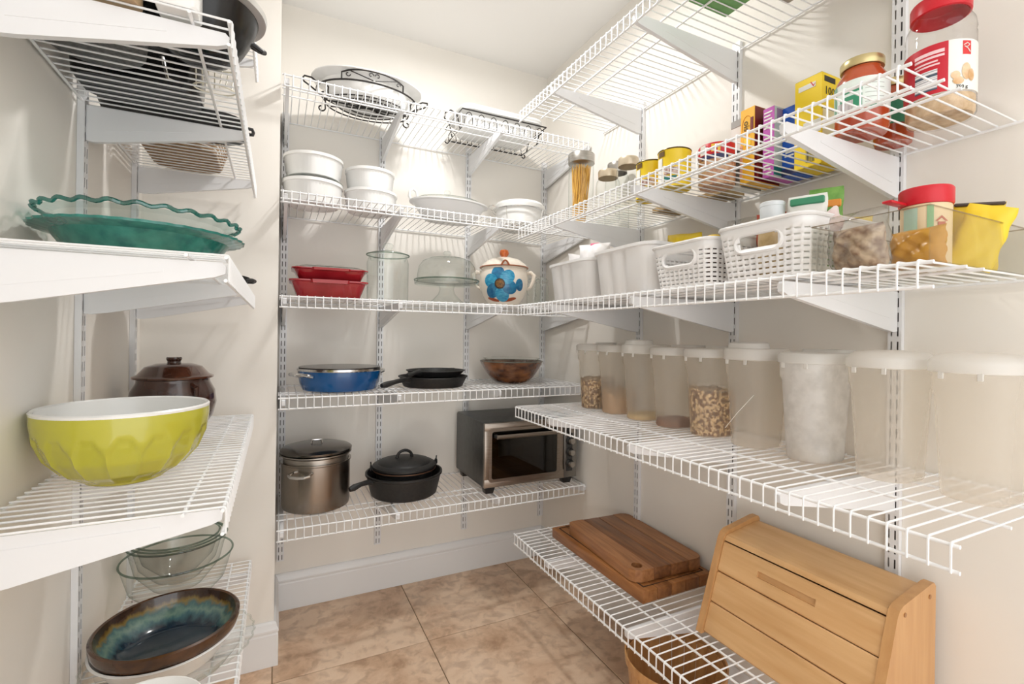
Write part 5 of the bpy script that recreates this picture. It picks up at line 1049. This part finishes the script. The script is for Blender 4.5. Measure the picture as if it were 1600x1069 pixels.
M().tube([(0.147 * (1 + 0.016 * math.cos(26 * q)) * math.cos(q), 0.147 * (1 + 0.016 * math.cos(26 * q)) * math.sin(q), 0.0455 + 0.002 * math.cos(26 * q)) for q in [2 * PI * k / 156 for k in range(156)]], 0.0034, 6, True).build('ruffled_rim', glass('aqua_glass_rim', (120, 190, 184), edgecol=(24, 96, 92), base=0.12), t2)
t = thing('griddle_pan', 'dark iron pan at the far end of the teal dish shelf', 'pan', (-0.205, 1.52, z))
M().lathe([(0.001, 0.001), (0.118, 0), (0.122, 0.004), (0.134, 0.030), (0.130, 0.030), (0.116, 0.006), (0.001, 0.005)], 48).build('pan', IRON, t)
M().tube([(0.126, -0.03, 0.022), (0.142, -0.028, 0.022), (0.146, 0, 0.022), (0.142, 0.028, 0.022), (0.126, 0.03, 0.022)], 0.005, 8).build('handle', IRON, t)

# dark roaster shelf
z = ZL[3] + 0.0004
GRAN = mat('grey_speckled_enamel', (98, 98, 96), 0.4, col2=(62, 62, 62), scale=160, stretch=(1, 1, 1), detail=3)
t = thing('bread_basket', 'tan woven basket at the far end of the dark roaster shelf', 'basket', (-0.238, 1.600, z))
for k in range(6):
    w0, d0_ = 0.165 + 0.006 * k, 0.235 + 0.006 * k
    M().rings([rrect(w0, d0_, 0.05, k * 0.011), rrect(w0 + 0.005, d0_ + 0.005, 0.05, k * 0.011 + 0.0055), rrect(w0, d0_, 0.05, k * 0.011 + 0.011)], cap0=(k == 0), cap1=False).build('coil', mat('tan_rattan', (170, 140, 104), 0.7, col2=(144, 112, 78), scale=70, stretch=(1, 1, 4)), t)
t = thing('griddle', 'flat black griddle pan sticking out past the shelf edge', 'pan', (-0.214, 1.360, z))
M().rings([rrect(0.262, 0.150, 0.05, 0), rrect(0.272, 0.160, 0.05, 0.004), rrect(0.284, 0.172, 0.055, 0.022), rrect(0.276, 0.164, 0.05, 0.022), rrect(0.26, 0.148, 0.045, 0.008)]).build('pan', BLACK, t)
M().tube([(0.138, -0.02, 0.018), (0.152, -0.018, 0.018), (0.154, 0.0, 0.018), (0.152, 0.018, 0.018), (0.138, 0.02, 0.018)], 0.004, 8).build('handle', BLACK, t)
t = thing('roasting_pan', 'black rectangular roasting pan with chrome swing handle', 'pan', (-0.252, 1.204, z))
M().rings([rrect(0.195, 0.108, 0.025, 0), rrect(0.205, 0.114, 0.028, 0.006), rrect(0.222, 0.124, 0.032, 0.150), rrect(0.232, 0.130, 0.034, 0.153), rrect(0.214, 0.116, 0.03, 0.153), rrect(0.198, 0.108, 0.026, 0.008)]).build('pan', mat('black_enamel', (16, 16, 17), 0.22), t)
M().tube([(0.04, -0.058, 0.055), (0.046, -0.070, 0.050), (0.05, -0.074, 0.030), (0.054, -0.070, 0.012), (0.066, -0.056, 0.014)], 0.0032, 8).build('handle', CHROME, t)
t = thing('enamel_roaster', 'grey speckled enamel oval roaster near the camera', 'roaster', (-0.287, 1.035, z))
M().lathe([(0.001, 0.002), (0.068, 0), (0.074, 0.004), (0.079, 0.05), (0.084, 0.060), (0.082, 0.064), (0.075, 0.055), (0.068, 0.008), (0.001, 0.006)], 56, 1.0, 1.14).build('pan', GRAN, t)
M().lathe([(0.080, 0.0645), (0.082, 0.068), (0.06, 0.079), (0.03, 0.085), (0.001, 0.086)], 56, 1.0, 1.14, cap0=False).build('lid', GRAN, t)
t = thing('wire_trivet', 'cream coated wire trivet propped beside the black stockpot', 'trivet', (-0.118, 1.112, z))
mm = M()
for k in range(7): mm.tube([(-0.030 + 0.010 * k, 0.012 * math.sin(k), 0.002), (-0.034 + 0.011 * k, 0.02 - 0.012 * math.sin(k), 0.052)], 0.0013, 5)
mm.build('bars', mat('cream_wire', (232, 226, 206), 0.4), t)
mm = M(); mm.tube(oval(0, 0.006, 0.0022, 0.036, 0.022, 24), 0.0014, 5, True); mm.tube(oval(0, 0.008, 0.052, 0.040, 0.024, 24), 0.0014, 5, True); mm.build('rings', mat('cream_wire', (232, 226, 206), 0.4), t)
t = thing('square_canister', 'tall white square canister near the camera above the near bracket', 'canister', (-0.140, 0.876, z))
M().rings([rrect(0.052, 0.048, 0.008, 0), rrect(0.056, 0.052, 0.009, 0.003), rrect(0.056, 0.052, 0.009, 0.190)]).build('body', STONEW, t); M().rings([rrect(0.058, 0.054, 0.009, 0.1905), rrect(0.058, 0.054, 0.009, 0.205), rrect(0.05, 0.046, 0.009, 0.209)]).build('lid', STONEW, t)
t = thing('candle_jar', 'glass jar of brown filling with a pale blue label', 'jar', (-0.225, 0.888, z))
M().lathe([(0.001, 0.002), (0.036, 0), (0.038, 0.004), (0.038, 0.075), (0.001, 0.076)], 32).build('filling', mat('caramel_filling', (198, 168, 132), 0.4), t); M().lathe([(0.0386, 0), (0.0395, 0.004), (0.0395, 0.094)], 32, cap0=False, cap1=False).build('wall', GLASS, t)
wrap(M(), 0.0396, -2.2, -1.2, 0.012, 0.05).build('label', mat('pale_blue_print', (186, 202, 222), 0.5), t)
t = thing('wok', 'black wok-shaped pan with wide silver rim beside the white canister', 'pan', (-0.128, 1.008, z))
M().lathe([(0.001, 0.001), (0.030, 0), (0.045, 0.006), (0.066, 0.028), (0.080, 0.055), (0.090, 0.086), (0.086, 0.086), (0.076, 0.056), (0.040, 0.010), (0.001, 0.006)], 48).build('body', mat('black_enamel', (16, 16, 17), 0.22), t)
M().lathe([(0.0895, 0.0865), (0.102, 0.089), (0.104, 0.098), (0.100, 0.101), (0.084, 0.0875)], 56, cap0=False, cap1=False).build('rim', mat('bright_satin_steel', (216, 216, 214), 0.35, 0.7), t)
M().tube([(0.078, 0.035, 0.070), (0.094, 0.042, 0.064), (0.098, 0.052, 0.068), (0.090, 0.062, 0.074), (0.070, 0.054, 0.078)], 0.005, 8).build('handle', BLACK, t)
# top left shelf
z = ZL[4] + 0.0004
t = thing('frying_pan', 'grey round pan overhanging the top left shelf', 'pan', (-0.170, 1.560, z))
M().lathe([(0.001, 0.001), (0.100, 0), (0.106, 0.004), (0.126, 0.045), (0.122, 0.045), (0.102, 0.008), (0.001, 0.006)], 56).build('pan', mat('grey_nonstick', (110, 110, 110), 0.35, 0.5), t)
M().tube([(0.0, -0.120, 0.036), (0.0, -0.16, 0.044), (0.0, -0.24, 0.050), (0.0, -0.28, 0.050)], [0.010, 0.008, 0.010, 0.008], 10).build('handle', BLACK, t)
